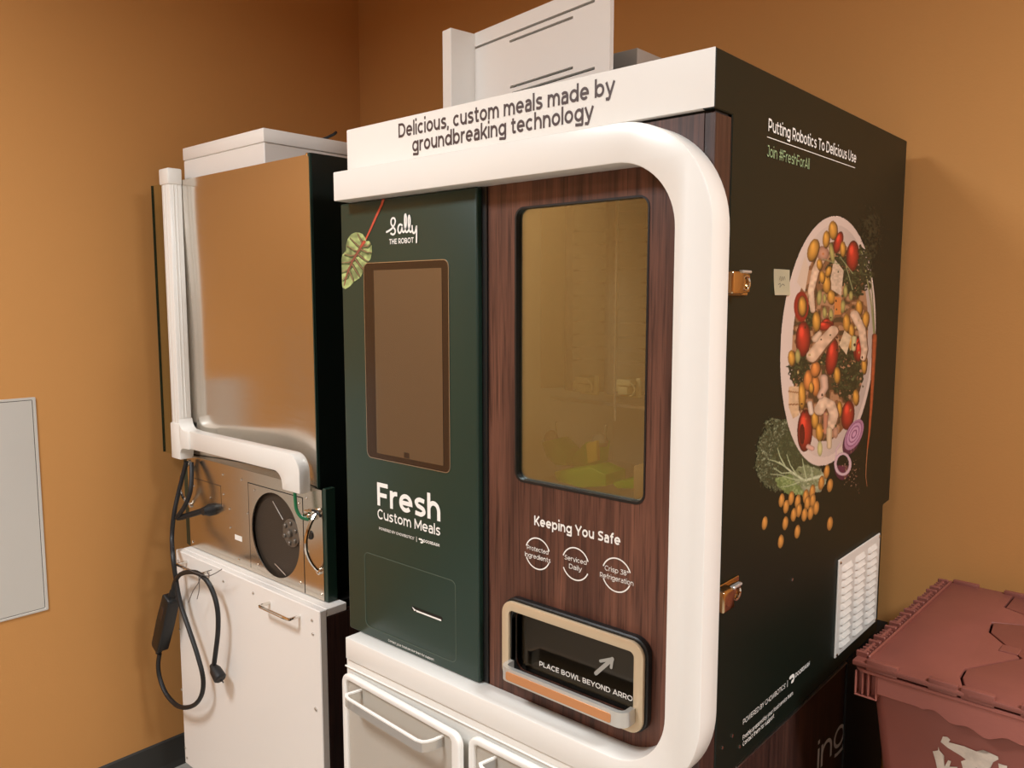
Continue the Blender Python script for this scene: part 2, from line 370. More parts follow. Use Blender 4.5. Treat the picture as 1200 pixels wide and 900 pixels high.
# ------------------------------------------------------------------ lettering and prints
def glyph(c, w):
    """one letter of a plain geometric sans as centre lines (cap height .70) and its width"""
    h = w/2; X, A, K, D = .535, .74, .70, -.19; cy = X/2; R = .285; rx, ry = R-h, X/2-h
    def el(cx, cy_, rx_, ry_, a0, a1, n=18):
        return [(cx+rx_*math.cos(math.radians(a0+(a1-a0)*k/n)), cy_+ry_*math.sin(math.radians(a0+(a1-a0)*k/n))) for k in range(n+1)]
    def cm(P): return [(p.x, p.y) for p in catmull([(x, y, 0) for x, y in P], 5)]
    def arch(x0, wd): return [(x0+h, X-h-.22)]+el(x0+wd/2, X-h-.22, wd/2-h, .22, 180, 0, 12)+[(x0+wd-h, 0)]
    S = [(.42, X-.09), (.32, X-h-.006), (.2, X-h), (.085, .40), (.14, .305), (.25, .268), (.37, .225), (.41, .14), (.30, h), (.18, h), (.045, .08)]
    bowl = el(.31, K-h-.2, .25-h, .2, 90, -90, 12)
    G = {
     'o': ([el(R, cy, rx, ry, 0, 360, 28)], .57), 'c': ([el(R, cy, rx, ry, 46, 314)], .52),
     'e': ([[(h, cy), (2*R-h, cy)]+el(R, cy, rx, ry, 0, 316, 24)], .57),
     'a': ([cm([(.06, X-h-.055), (.15, X-h-.008), (.25, X-h), (.36, X-h-.035), (.475-h, X-.19), (.475-h, .30)])+[(.475-h, 0)], cm([(.475-h, .315), (.25, .31), (.11, .275), (h+.012, .16), (.10, .058), (.2, h), (.34, .055), (.475-h, .15)])], .475),
     'b': ([[(h, 0), (h, A)], el(.305, cy, rx, ry, 0, 360, 28)], .59), 'd': ([[(.59-h, 0), (.59-h, A)], el(R, cy, rx, ry, 0, 360, 28)], .59),
     'p': ([[(h, D), (h, X)], el(.305, cy, rx, ry, 0, 360, 28)], .59),
     'g': ([el(R, cy, rx, ry, 0, 360, 28), [(.585-h, X)]+cm([(.585-h, .1), (.585-h, -.02), (.50, -.135), (.34, D+h), (.19, D+h+.005), (.07, -.11)])], .585),
     'f': ([cm([(.34, A-h-.008), (.26, A-h), (.175, A-.14), (.16, .5), (.16, .3)])+[(.16, 0)], [(.01, X-h), (.32, X-h)]], .33),
     't': ([[(.15, X+.13)]+cm([(.15, .3), (.155, .15), (.19, .06), (.27, h), (.35, .05)]), [(.01, X-h), (.34, X-h)]], .35),
     'h': ([[(h, 0), (h, A)], arch(0, .53)], .53), 'n': ([[(h, 0), (h, X)], arch(0, .53)], .53),
     'm': ([[(h, 0), (h, X)], arch(0, .48), arch(.48-w, .48)], .96-w), 'r': ([[(h, 0), (h, X)], el(.27, X-h-.21, .27-h, .21, 180, 88, 10)+[(.33, X-h)]], .33),
     'u': ([[(.53-h, X), (.53-h, 0)], [(.53-x, X-y) for x, y in arch(0, .53)]], .53),
     'i': ([[(h, 0), (h, X)], [(h, .645), (h, .645+w*1.1)]], w), 'l': ([[(h, 0), (h, A)]], w),
     'k': ([[(h, 0), (h, A)], [(.47, X), (h, .15)], [(.2, .30), (.49, 0)]], .49), 's': ([cm(S)], .46),
     'v': ([[(.02, X), (.265, .0), (.51, X)]], .53), 'y': ([[(.03, X), (.275, .02)], [(.52, X), (.275, .0)]+cm([(.24, -.08), (.19, -.145), (.11, D+h), (.02, -.14)])], .55),
     'D': ([[(h, h), (h, K-h), (.28, K-h)]+el(.30, K/2, .36-h, K/2-h, 90, -90, 18)+[(.28, h), (h-.001, h)]], .66),
     'C': ([el(.36, K/2, .36-h, K/2+.01-h, 44, 316, 24)], .66), 'O': ([el(.375, K/2, .375-h, K/2+.01-h, 0, 360, 32)], .75),
     'F': ([[(h, 0), (h, K-h), (.49, K-h)], [(h, .33), (.44, .33)]], .50), 'E': ([[(.50, h), (h, h), (h, K-h), (.50, K-h)], [(h, .355), (.45, .355)]], .51),
     'L': ([[(h, K), (h, h), (.47, h)]], .47), 'T': ([[(0, K-h), (.56, K-h)], [(.28, 0), (.28, K-h)]], .56), 'I': ([[(h, 0), (h, K)]], w),
     'H': ([[(h, 0), (h, K)], [(.6-h, 0), (.6-h, K)], [(h, K/2), (.6-h, K/2)]], .6), 'N': ([[(h, 0), (h, K)], [(h, K-.03), (.6-h, .03)], [(.6-h, 0), (.6-h, K)]], .6),
     'M': ([[(h, 0), (h, K)], [(.76-h, 0), (.76-h, K)], [(h, K-.03), (.38, .16), (.76-h, K-.03)]], .76),
     'A': ([[(.02, 0), (.345, K-.03), (.67, 0)], [(.14, .19), (.55, .19)]], .69), 'K': ([[(h, 0), (h, K)], [(.55, K), (h, .2)], [(.22, .36), (.57, 0)]], .57),
     'Y': ([[(.01, K), (.31, .27), (.61, K)], [(.31, 0), (.31, .28)]], .62), 'U': ([[(h, K), (h, .28)]+el(.29, .28, .29-h, .28-h, 180, 360, 16)+[(.58-h, K)]], .58),
     'J': ([[(.10, K-h), (.40-h, K-h)]+cm([(.40-h, .4), (.40-h, .2), (.34, .06), (.21, h), (.1, .05), (.02, .13)])], .42),
     'P': ([[(h, 0), (h, K-h), (.31, K-h)]+bowl+[(h, K-h-.4)]], .56), 'R': ([[(h, 0), (h, K-h), (.31, K-h)]+bowl+[(h, K-h-.4)], [(.31, K-h-.4), (.53, 0)]], .56),
     'B': ([[(h, h), (h, K-h), (.29, K-h)]+el(.29, K-h-.155, .24-h, .155, 90, -90, 10)+[(h, K-h-.31)], [(.29, K-h-.31)]+el(.31, (K-h-.31+h)/2, .27-h, (K-h-.31-h)/2, 90, -90, 10)+[(h-.001, h)]], .58),
     'S': ([cm([(x*1.2, y*K/X) for x, y in S])], .55), 'W': ([[(.02, K), (.24, .02), (.46, K-.04), (.68, .02), (.90, K)]], .92),
     '#': ([[(.17, 0), (.27, K)], [(.42, 0), (.52, K)], [(.03, .22), (.62, .22)], [(.06, .48), (.65, .48)]], .66),
     '3': ([[(.04, K-h), (.44, K-h), (.24, .42)]+cm([(.24, .42), (.38, .39), (.45, .28), (.44, .14), (.35, .045), (.22, h), (.02, .09)])], .48),
     '8': ([el(.27, .53, .22-h, .18-h, 0, 360, 24), el(.27, .2, .27-h, .2-h, 0, 360, 24)], .54), '°': ([el(.14, .58, .13-h*.7, .13-h*.7, 0, 360, 16)], .28),
     "'": ([[(h, .46), (h, .70)]], w), ',': ([[(h+.01, .10), (h-.03, -.10)]], w+.02), '.': ([[(h, 0), (h, w)]], w), ' ': ([], .20)}
    return G[c]
def text_mesh(body, w=.09):
    bm = B(); x = 0.0; sb = .085
    for c in body:
        st, adv = glyph(c, w)
        for si, P in enumerate(st):
            P = [Vector((px+x, py, 0)) for px, py in P]
            P = [p for i, p in enumerate(P) if i == 0 or (p-P[i-1]).length > 1e-4]
            N = len(P); closed = (P[0]-P[-1]).length < 2e-3 and N > 5; row = []
            for i in range(N):
                a = (P[i]-P[i-1]).normalized() if i else ((P[-1]-P[-2]).normalized() if closed else None)
                b = (P[i+1]-P[i]).normalized() if i < N-1 else ((P[1]-P[0]).normalized() if closed else None)
                a = a or b; b = b or a; t = (a+b)
                t = t.normalized() if t.length > 1e-3 else a
                k = 1/max(.38, t.dot(a)); n_ = Vector((-t.y, t.x, 0))*(w/2*k)
                zz = Vector((0, 0, 6e-5*si+8e-6*i)); row.append((bm.verts.new(P[i]+n_+zz), bm.verts.new(P[i]-n_+zz)))
            for i in range(N-1): bm.faces.new((row[i][0], row[i][1], row[i+1][1], row[i+1][0]))
        x += adv+sb
    return bm
CAPH = .70
def lettering(bm, body, p0, p1, cap, out, w=.09, lift=0.0006):
    """letters between the 3D baseline points p0 -> p1, cap height cap, lifted along out"""
    p0, p1, out = Vector(p0), Vector(p1), Vector(out)
    t = text_mesh(body, w); xs_ = [v.co.x for v in t.verts]; x0, x1 = min(xs_), max(xs_)
    u = (p1-p0)/(x1-x0); upv = Vector((0, 0, 1))*(cap/CAPH)
    for v in t.verts: v.co = p0+u*(v.co.x-x0)+upv*v.co.y+out*(lift+v.co.z)
    return merge(bm, t)
def stroke(bm, P, w, nrm, lift=0.0007):
    """flat brush stroke through 3D points lying in a plane with normal nrm"""
    nrm = Vector(nrm); P = [Vector(p) for p in P]; N = len(P); a = []
    Wd = w if isinstance(w, (list, tuple)) else [w]*N
    for i in range(N):
        t = (P[min(i+1, N-1)]-P[max(i-1, 0)]).normalized(); s = t.cross(nrm).normalized()
        a.append((bm.verts.new(P[i]+s*Wd[i]/2+nrm*lift), bm.verts.new(P[i]-s*Wd[i]/2+nrm*lift)))
    for i in range(N-1): bm.faces.new((a[i][0], a[i][1], a[i+1][1], a[i+1][0]))
    lift += 8e-5
    for p in (P[0], P[-1]):
        w_ = Wd[0] if p is P[0] else Wd[-1]
        e1 = nrm.orthogonal().normalized(); e2 = nrm.cross(e1)
        bm.faces.new([bm.verts.new(p+nrm*lift+(e1*math.cos(2*PI*k/10)+e2*math.sin(2*PI*k/10))*w_/2) for k in range(10)])
    return bm

def vnoise(u, v, s):
    u = u/s; v = v/s; iu = np.floor(u).astype(int); iv = np.floor(v).astype(int); fu = u-iu; fv = v-iv
    h = lambda a, b: np.modf(np.abs(np.sin(a*127.1+b*311.7)*43758.5453))[0]
    fu = fu*fu*(3-2*fu); fv = fv*fv*(3-2*fv)
    return (h(iu, iv)*(1-fu)+h(iu+1, iv)*fu)*(1-fv)+(h(iu, iv+1)*(1-fu)+h(iu+1, iv+1)*fu)*fv
class Print:
    """ink laid on a grid of points (u, v); picture content of a printed vinyl"""
    def __init__(s, u, v):
        s.u, s.v = u, v; s.col = np.zeros((len(u), 3)); s.a = np.zeros(len(u), bool)
    def lay(s, m, rgb):
        s.col[m] = rgb[m] if getattr(rgb, 'ndim', 1) == 2 else rgb; s.a |= m
    def ell(s, cu, cv, a, b, ang, rgb, shade=0.5, hi=0.0, rag=0.0, rs=3.0, mask=None):
        th = math.radians(ang); du, dv = s.u-cu, s.v-cv
        p = (du*math.cos(th)+dv*math.sin(th))/a; q = (-du*math.sin(th)+dv*math.cos(th))/b
        d = p*p+q*q
        m = d*(1+rag*(vnoise(s.u+cu, s.v+cv, rs)-.5)*2) < 1
        if mask is not None: m &= mask
        sh = 1.12-shade*d+hi*np.exp(-((p+.3)**2+(q+.45)**2)*9)
        s.lay(m, np.clip(np.outer(sh, np.array(rgb)), 0, 255)); return m
    def poly(s, pts, rgb, shade=0.0, tex=0.0, ts=4.0):
        m = np.zeros(len(s.u), bool); n = len(pts)
        for i in range(n):
            x0, y0 = pts[i]; x1, y1 = pts[(i+1) % n]
            if y0 == y1: continue
            c = ((y0 > s.v) != (y1 > s.v)) & (s.u < (x1-x0)*(s.v-y0)/(y1-y0)+x0); m ^= c
        sh = 1+tex*(vnoise(s.u, s.v, ts)-.5)*2+shade*(s.v-np.mean([p[1] for p in pts]))/20
        s.lay(m, np.clip(np.outer(sh, np.array(rgb)), 0, 255)); return m
    def line(s, pts, w0, w1, rgb, shade=0.45, tex=0.0, ts=4.0):
        n = len(pts)-1; best = np.full(len(s.u), 9.0)
        for i in range(n):
            (x0, y0), (x1, y1) = pts[i], pts[i+1]; L2 = (x1-x0)**2+(y1-y0)**2+1e-9
            t = np.clip(((s.u-x0)*(x1-x0)+(s.v-y0)*(y1-y0))/L2, 0, 1)
            d = np.hypot(s.u-x0-t*(x1-x0), s.v-y0-t*(y1-y0)); best = np.minimum(best, d/(w0+(w1-w0)*(i+t)/n))
        m = best < 1; sh = 1.08-shade*best**2+tex*(vnoise(s.u, s.v, ts)-.5)*2
        s.lay(m, np.clip(np.outer(sh, np.array(rgb)), 0, 255))
    def strip(s, pts, w0, w1, rgb, sh, tx, ts):
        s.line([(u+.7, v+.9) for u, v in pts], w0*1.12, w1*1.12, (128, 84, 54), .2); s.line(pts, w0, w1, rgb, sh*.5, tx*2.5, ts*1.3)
    def leafy(s, cu, cv, a, b, ang, dark, light, thr=0.45, ns=1.6, rag=.6):
        th = math.radians(ang); du, dv = s.u-cu, s.v-cv
        p = (du*math.cos(th)+dv*math.sin(th))/a; q = (-du*math.sin(th)+dv*math.cos(th))/b
        nz = vnoise(s.u, s.v, ns)*.6+vnoise(s.u+9, s.v+4, ns*2.3)*.4
        m = (p*p+q*q)*(1+rag*(vnoise(s.u, s.v, ns*2)-.5)*2) < 1; m &= nz > thr-.25
        k = np.clip((nz-thr)*2.4, 0, 1)[:, None]
        s.lay(m, np.array(dark)*(1-k)+np.array(light)*k)
def print_mesh(name, P, grid, shape, parent, local_off=None):
    """keep the inked cells of the grid as one thin sheet of coloured vinyl"""
    nr, nc = shape; A = P.a.reshape(nr, nc)
    cell = A[:-1, :-1] & A[1:, :-1] & A[:-1, 1:] & A[1:, 1:]
    idx = np.arange(nr*nc).reshape(nr, nc)
    q = np.stack([idx[:-1, :-1][cell], idx[1:, :-1][cell], idx[1:, 1:][cell], idx[:-1, 1:][cell]], 1)
    used = np.unique(q); remap = np.zeros(nr*nc, int); remap[used] = np.arange(len(used)); q = remap[q]
    loc, rz = WLOC[parent.name]; co = grid[used]-np.array(loc)
    me = bpy.data.meshes.new(name); me.vertices.add(len(used)); me.vertices.foreach_set('co', co.astype(np.float32).ravel())
    me.loops.add(q.size); me.loops.foreach_set('vertex_index', q.astype(np.int32).ravel())
    me.polygons.add(len(q)); me.polygons.foreach_set('loop_start', np.arange(0, q.size, 4, dtype=np.int32))
    me.update(calc_edges=True)
    at_ = me.color_attributes.new('ink', 'FLOAT_COLOR', 'POINT')
    c = P.col[used]/255.0*.9; c = np.where(c <= .04045, c/12.92, ((c+.055)/1.055)**2.4)
    at_.data.foreach_set('color', np.concatenate([c, np.ones((len(c), 1))], 1).astype(np.float32).ravel())
    me.materials.append(M_print); me.validate()
    o = bpy.data.objects.new(name, me); link(o, parent); WLOC[o.name] = WLOC[parent.name]; return o

# ------------------------------------------------------------------ main vending machine
XS, YH, YFR, YG, YW = -0.5277, 1.0015, 0.9574, 0.9919, 1.0073      # side plane, header, ring, green panel, wood
ZB, ZT, XLM, YBK = 0.7706, 1.8327, -1.323, 1.852
vm = thing('vending_machine', 'green and walnut meal vending machine with white ring frame, facing the room', 'vending machine', (-0.925, 1.43, ZB))
OUT = (0, -1, 0)
# carcass
bm = B(); box(bm, XLM, XS-.003, 1.05, YBK-.003, ZT-.02, ZT-.0005); obj('top_panel', bm, M_side, vm)
bm = B(); box(bm, XLM, XLM+.018, 1.02, YBK-.003, ZB, ZT-.021)
obj('left_panel', bm, M_side, vm)
bm = B(); box(bm, XLM+.019, XS-.02, YBK-.02, YBK-.003, ZB+.03, ZT-.021); obj('back_panel', bm, M_side, vm)
bm = B(); box(bm, XLM+.019, XS-.02, 1.09, YBK-.021, ZB, ZB+.02); obj('bottom_panel', bm, M_black, vm)
# green printed side with the notch low at its back edge
zn = 1.06
side = obj('side_panel', prism(B(), [(YH+.001, 1.754), (YH+.001, ZT), (YBK, ZT), (YBK, zn), (YBK-.042, zn-.003), (YBK-.042, ZB+.004), (1.135, ZB-.002), (1.056, ZB-.002), (1.056, 1.754)], 0, XS-.018, XS, .0015, 1), M_side, vm)
for px, py in ((858, 862), (866.5, 874.5), (928, 679), (846, 876)):
    bm = B(); lathe(bm, [(.003, 0), (.003, .0015), (.0005, .002)], at(px, py, 0, XS), 0, 8, 1); obj('screw', bm, M_chrome, side)
# white header
bm = box(B(), XLM, XS-.0185, YH, 1.05, 1.755, ZT, .002); box(bm, XLM+.003, XS-.0004, YH-.0002, YH+.0009, 1.7555, ZT-.0003, .0004, 1)
hd = obj('header', bm, M_white, vm)
def header_line(s, a, b, capx):
    p0, p1 = at(*a, 1, YH), at(*b, 1, YH); z = (p0[2]+p1[2])/2
    bm = B(); lettering(bm, s, (p0[0], YH, z), (p1[0], YH, z), capx, OUT, 0.125); obj('lettering', bm, M_ink_dark, hd)
header_line('Delicious, custom meals made by', (467.3, 161.2), (721, 111.0), .0255)
header_line('groundbreaking technology', (483.5, 177.0), (696, 141.0), .0255)
# wood column beside the ring and its return
bm = B(); box(bm, -.5445, XS-.0012, YW, 1.055, ZB, 1.7505, .001, 1); obj('wood_column', bm, M_wood_dark, vm)
bm = B(); box(bm, -1.30, XS-.004, 1.012, 1.05, 1.7506, 1.7549); obj('shadow_gap', bm, M_dark, vm)
# wood front panel with the window opening and the bowl bay opening
WIN = (-.8854, -.6276, 1.194, 1.6505); BAY = (-.8815, -.630, .864, .973)
bm = B()
prism(bm, [(-.965, .79), (-.545, .79), (-.545, 1.7505), (-.965, 1.7505)], 1, YW, YW+.012, holes=[rrect(*WIN, .018, 5), rrect(*BAY, .02, 5)])
wp = obj('wood_panel', bm, M_wood, vm)
bm = B()
ky = YW
p0, p1 = at(626.3, 615.3, 1, ky), at(727.3, 639.3, 1, ky)
lettering(bm, 'Keeping You Safe', (p0[0], ky, 1.1252), (p1[0], ky, 1.1252), .0165, OUT, .135); obj('lettering', bm, M_ink_white, wp)
for cx, rows in ((-.8343, ('Protected', 'Ingredients')), (-.7551, ('Serviced', 'Daily')), (-.6761, ('Crisp 38°', 'Refrigeration'))):
    wds = {'Protected': .046, 'Ingredients': .056, 'Serviced': .044, 'Daily': .026, 'Crisp 38°': .044, 'Refrigeration': .062}
    for s, zc in zip(rows, (1.0805, 1.0675)): bm = B(); lettering(bm, s, (cx-wds[s]/2, ky, zc), (cx+wds[s]/2, ky, zc), .0078, OUT, .09); obj('lettering', bm, M_ink_white, wp)
    bm = B()
    for a0, a1 in ((22, 158), (205, 335)):
        P = [(x, ky, z) for x, z in arc(cx, 1.0773, .0265, a0, a1, 20)]
        stroke(bm, P, .0022, OUT)
    obj('ring_emblem', bm, M_ink_white, wp)
# window: gasket, tinted pane, insides
bm = B(); ringprism(bm, rrect(*WIN, .018, 5), rrect(WIN[0]+.0035, WIN[1]-.003, WIN[2]+.004, WIN[3]-.003, .015, 5), 1, YW-.001, YW+.012)
obj('window_gasket', bm, M_black, vm)
bm = B(); prism(bm, rrect(WIN[0]+.003, WIN[1]-.0025, WIN[2]+.0035, WIN[3]-.0025, .015, 5), 1, YW+.007, YW+.010)
obj('window_pane', bm, M_window, vm)
bm = B()
ix0, ix1, iy0, iy1, iz0, iz1 = -.955, -.56, YW+.03, 1.40, 1.16, 1.68
box(bm, ix0, ix1, iy1, iy1+.01, iz0, iz1); box(bm, ix0-.01, ix0, iy0, iy1+.01, iz0, iz1); box(bm, ix1, ix1+.01, iy0, iy1+.01, iz0, iz1)
box(bm, ix0-.01, ix1+.01, iy0, iy1+.01, iz0-.01, iz0); box(bm, ix0-.01, ix1+.01, iy0, iy1+.01, iz1, iz1+.01)
obj('chamber_liner', bm, M_liner, vm)
for k, px in enumerate((640, 690, 738)):
    p = at(px, 420, 1, 1.20); r = .045
    bm = B(); zlo = 1.335
    prof = [(r, 0), (r, .03)]
    for j in range(11):
        z = .05+j*.024; prof += [(r, z), (r*1.03, z+.002), (r, z+.004)]
    prof += [(r, .335)]
    lathe(bm, prof, (p[0], 1.20, zlo), 2, 20)
    cn = obj('canister', bm, M_canister, vm)
    q = at((622, 686, 735)[k], (446, 451, 454)[k], 1, 1.16)
    bm = B(); box(bm, q[0]-.016, q[0]+.012, 1.15, 1.17, q[2]+.003, q[2]+.014, .002)
    box(bm, q[0]-.012, q[0]+.008, 1.148, 1.17, q[2]-.012, q[2]+.002, .002)
    lathe(bm, [(.006, 0), (.008, .004), (.008, .012), (.004, .016)], (q[0]-.018, 1.16, q[2]-.008), 2, 12)
    tube(bm, [(q[0]+.008+.014*math.sin(a), 1.15, q[2]-.002+.012*math.cos(a)) for a in np.linspace(0.2, 2.9, 10)], .0015, 6)
    box(bm, q[0]-.02, q[0]+.02, 1.17, 1.175, q[2]-.018, q[2]+.016, .001, 1)
    obj('dispenser_valve', bm, plain('frosted_plastic_%d' % k, (228, 214, 170), 0.25), vm)
bm = B(); box(bm, ix0+.01, ix1-.01, 1.176, 1.182, 1.312, 1.318)
a = at(723, 232, 1, 1.10); box(bm, a[0]-.001, a[0]+.001, 1.10, 1.104, 1.30, 1.66)
obj('rail', bm, M_silver, vm)
for px, py, s in ((646, 512, .8), (703, 516, .9)):
    q = at(px, py, 1, 1.16); bm = B()
    lathe(bm, [(.014*s, 0), (.018*s, .008), (.012*s, .018), (.004, .022)], (q[0], 1.16, q[2]-.01), 2, 14)
    tube(bm, [(q[0]+.01, 1.16, q[2]), (q[0]+.02, 1.15, q[2]+.03)], .002, 6)
    obj('nozzle', bm, M_clearpart, vm)
def wedge(name, mat, pts, y, d):
    P = [at(u, v, 1, y) for u, v in pts]; bm = B()
    prism(bm, [(p[0], p[2]) for p in P], 1, y, y+d, .003, 2); return obj(name, bm, mat, vm)
wedge('green_scoop', M_lime, [(634, 518), (646, 515), (660, 528), (664, 546), (650, 545), (640, 536)], 1.13, .05)
wedge('green_scoop', M_lime, [(664, 546), (674, 530), (686, 518), (697, 520), (694, 545), (680, 548)], 1.15, .05)
wedge('yellow_flap', M_yellow, [(686, 520), (699, 516), (700, 540), (688, 544)], 1.12, .01)
wedge('green_tray', M_lime, [(648, 553), (690, 547), (710, 556), (710, 570), (680, 572), (652, 564)], 1.09, .06)
wedge('green_tray', M_lime, [(716, 566), (752, 560), (754, 573), (722, 573)], 1.08, .06)
wedge('yellow_flap', M_card, [(742, 546), (756, 542), (756, 580), (742, 588)], 1.05, .004)
# bowl bay: bezel, dark recess, lettering, handle
bay = obj('bowl_bay', prism(B(), rrect(-.8975, -.609, .8435, .9945, .026, 6), 1, .993, YW-.0003, .002, 1, holes=[rrect(*BAY, .018, 6)]), M_black, vm)
bm = B(); ringprism(bm, rrect(-.8972, -.6124, .8455, .990, .024, 8), rrect(-.8815, -.630, .864, .973, .008, 8), 1, .986, .9928, .002)
obj('bezel', bm, M_bezel, bay)
bm = B()
box(bm, -.8815, -.630, 1.034, 1.038, .86, .977); box(bm, -.8835, -.8815, .995, 1.04, .86, .977); box(bm, -.63, -.628, .995, 1.04, .86, .977)
box(bm, -.8835, -.628, .995, 1.04, .858, .862); box(bm, -.8835, -.628, .995, 1.04, .975, .978)
obj('bay_recess', bm, plain('charcoal_panel', (104, 98, 92), 0.45), bay)
ty = 1.008
bm = B(); box(bm, -.881, -.6305, ty, ty+.002, .863, .974); obj('bay_door', bm, M_darkglass, bay)
bm = B()
pa, pb = at(632.4, 780, 1, ty), at(741.6, 820.4, 1, ty)
pb[0] = min(pb[0], -.634)
lettering(bm, 'PLACE BOWL BEYOND ARRO', (pa[0], ty, pa[2]), (pb[0], ty, (pa[2]+pb[2])/2-.001), .0085, OUT, .115)
obj('lettering', bm, M_ink_white, bay)
bm = B()
A0, A1, A2, A3 = [at(u, v, 1, ty) for u, v in ((698.5, 789), (718, 772), (704, 774.5), (716.5, 782))]
stroke(bm, [A0, A1], .0065, OUT); stroke(bm, [A2, A1], .005, OUT, .0008); stroke(bm, [A1, A3], .005, OUT, .0009)
obj('arrow', bm, M_ink_grey, bay)
hy = .960; hx0 = at(592.5, 786, 1, hy+.008)[0]; hx1 = at(735, 836, 1, hy+.010)[0]
hz1 = at(600, 783.5, 1, hy)[2]; hz0 = at(600, 799.5, 1, hy)[2]
path = [(hx0, .985), (hx0, hy+.012)] + [(hx0+.012-.012*math.cos(a), hy+.012-.012*math.sin(a)) for a in np.linspace(.3, 1.57, 5)] + \
       [(hx1-.012+.012*math.sin(a), hy+.012-.012*math.cos(a)) for a in np.linspace(0, 1.3, 5)] + [(hx1, hy+.012), (hx1, .985)]
bm = B(); sweep(bm, [(x, y, .5*(hz0+hz1)) for x, y in path], [(-.004, -(hz1-hz0)/2), (.004, -(hz1-hz0)/2), (.004, (hz1-hz0)/2), (-.004, (hz1-hz0)/2)], (0, 0, 1)); bevel_sharp(bm, .002)
hdl = obj('handle', bm, M_silver, bay)
bm = B(); prism(bm, rrect(hx0+.012, hx1-.020, hz0+.0035, hz1-.006, .003, 4), 1, hy-.0052, hy-.003); obj('inlay', bm, M_inlay, hdl)
# white ring frame
xo, xi, zo, zi, zb, zbi, r1, r2 = -.5025, -.5585, 1.745, 1.690, .7677, .8133, .15, .095
outl = [(-1.3095, zo)] + arc(xo-r1, zo-r1, r1, 90, 0, 18) + arc(xo-r1, zb+r1, r1, 0, -90, 18) + [(-1.304, zb), (-1.304, zbi)] + \
       arc(xi-r2, zbi+r2, r2, -90, 0, 16) + arc(xi-r2, zi-r2, r2, 0, 90, 16) + [(-1.3095, zi)]
bm = B(); prism(bm, outl, 1, YFR, YW-.0005, .002, 2); obj('ring_frame', bm, M_white, vm)
# green front panel
gx0, gx1 = -1.3355, -.958
bm = B(); box(bm, gx0, gx1, YG, YW-.0003, zbi+.0008, zi-.0008, .004, 3)
gp = obj('green_panel', bm, M_green, vm)
bm = B(); box(bm, gx1, gx1+.012, YG+.012, YW-.0002, zbi+.001, zi-.001); obj('panel_edge', bm, M_black, vm)
SCR = (-1.2622, -1.0269, 1.1893, 1.5699)
bm = B(); prism(bm, rrect(*SCR, .012, 5), 1, YG-.0012, YG+.002, .0006, 1); sc = obj('touchscreen', bm, M_screen_edge, gp)
bm = B(); ringprism(bm, rrect(SCR[0]-.0012, SCR[1]+.0012, SCR[2]-.0012, SCR[3]+.0012, .013, 5), rrect(*SCR, .012, 5), 1, YG-.0016, YG+.001); obj('screen_rim', bm, M_alu, sc)
bm = B(); prism(bm, rrect(-1.2380, -1.0430, 1.2003, 1.5563, .002, 2), 1, YG-.0018, YG-.0013); obj('display', bm, M_screen, sc)
bm = B(); box(bm, -1.2380, -1.2322, YG-.0019, YG-.00185, 1.2003, 1.5563)
p = at(478, 534, 1, YG); box(bm, p[0]-.009, p[0]+.006, YG-.0019, YG-.00185, 1.2013, 1.212); obj('display_strip', bm, M_screen_edge, sc)
bm = B(); ringprism(bm, rrect(-1.2803, -1.0150, .8340, .9905, .012, 5), rrect(-1.2790, -1.0163, .8353, .9892, .011, 5), 1, YG-.0006, YG+.001); obj('printer_door', bm, plain('seam_green', (78, 92, 80), .4), gp)
bm = B(); pa, pb = at(482.5, 711.7, 1, YG), at(518.3, 726.7, 1, YG); zz = (pa[2]+pb[2])/2
prism(bm, rrect(pa[0], pb[0], zz-.0042, zz+.0042, .003, 3), 1, YG-.0007, YG+.001); sl = obj('receipt_slot', bm, M_black, gp)
bm = B(); box(bm, pa[0]+.014, pb[0]-.002, YG-.0010, YG-.0008, zz-.0036, zz-.0005)
prism(bm, [(pa[0]+.002, zz+.003), (pa[0]+.014, zz-.001), (pa[0]+.008, zz-.0036)], 1, YG-.0010, YG-.0008)
obj('paper_edge', bm, M_ink_white, sl)
bm = B()
def gline(s, a, b, cap, bold): 
    p0, p1 = at(*a, 1, YG), at(*b, 1, YG); z = (p0[2]+p1[2])/2
    bm = B(); lettering(bm, s, (p0[0], YG, z), (p1[0], YG, z), cap, OUT, bold); obj('lettering', bm, M_ink_white, gp)
gline('Fresh', (442.6, 592.4), (516.4, 610.5), .0465, .128)
gline('Custom Meals', (442.9, 608.2), (516.3, 627.0), .0198, .108)
gline("POWERED BY CHOWBOTICS'", (444.6, 620.6), (485.8, 632.2), .0052, .11)
gline('DOORDASH', (496.6, 635.4), (515.2, 640.6), .0056, .15)
bm = B(); p = at(488.4, 631.8, 1, YG); box(bm, p[0]-.0005, p[0]+.0005, YG-.0007, YG-.0005, p[2]-.005, p[2]+.005); obj('divider_line', bm, M_ink_white, gp)
def dash_logo(bm, pt, s, horiz, nrm):
    """small rounded arrow-like mark beside the wordmark"""
    e = Vector(horiz)*s; z = Vector((0, 0, s)); o = Vector(pt)
    stroke(bm, [o-e*.9+z*.45, o+e*.2+z*.45]+[o+e*(.2+.5*math.sin(a))+z*(.45*math.cos(a)-.05) for a in np.linspace(.3, 2.7, 7)]+[o-e*.1-z*.5], s*.55, nrm, .0008)
bm = B(); dash_logo(bm, at(494, 633.8, 1, YG), .006, (1, 0, 0), OUT); obj('emblem', bm, M_ink_white, gp)
gline('Contact your food service team for support', (455.3, 751.3), (508.7, 774.3), .0048, .10)
p0, p1 = at(456.5, 286.4, 1, YG), at(485, 284.4, 1, YG); z = (p0[2]+p1[2])/2
bm = B(); lettering(bm, 'THE ROBOT', (p0[0], YG, z), (p1[0], YG, z), .0098, OUT, .13); obj('lettering', bm, M_ink_white, gp)
bm = B()
LF = .0006
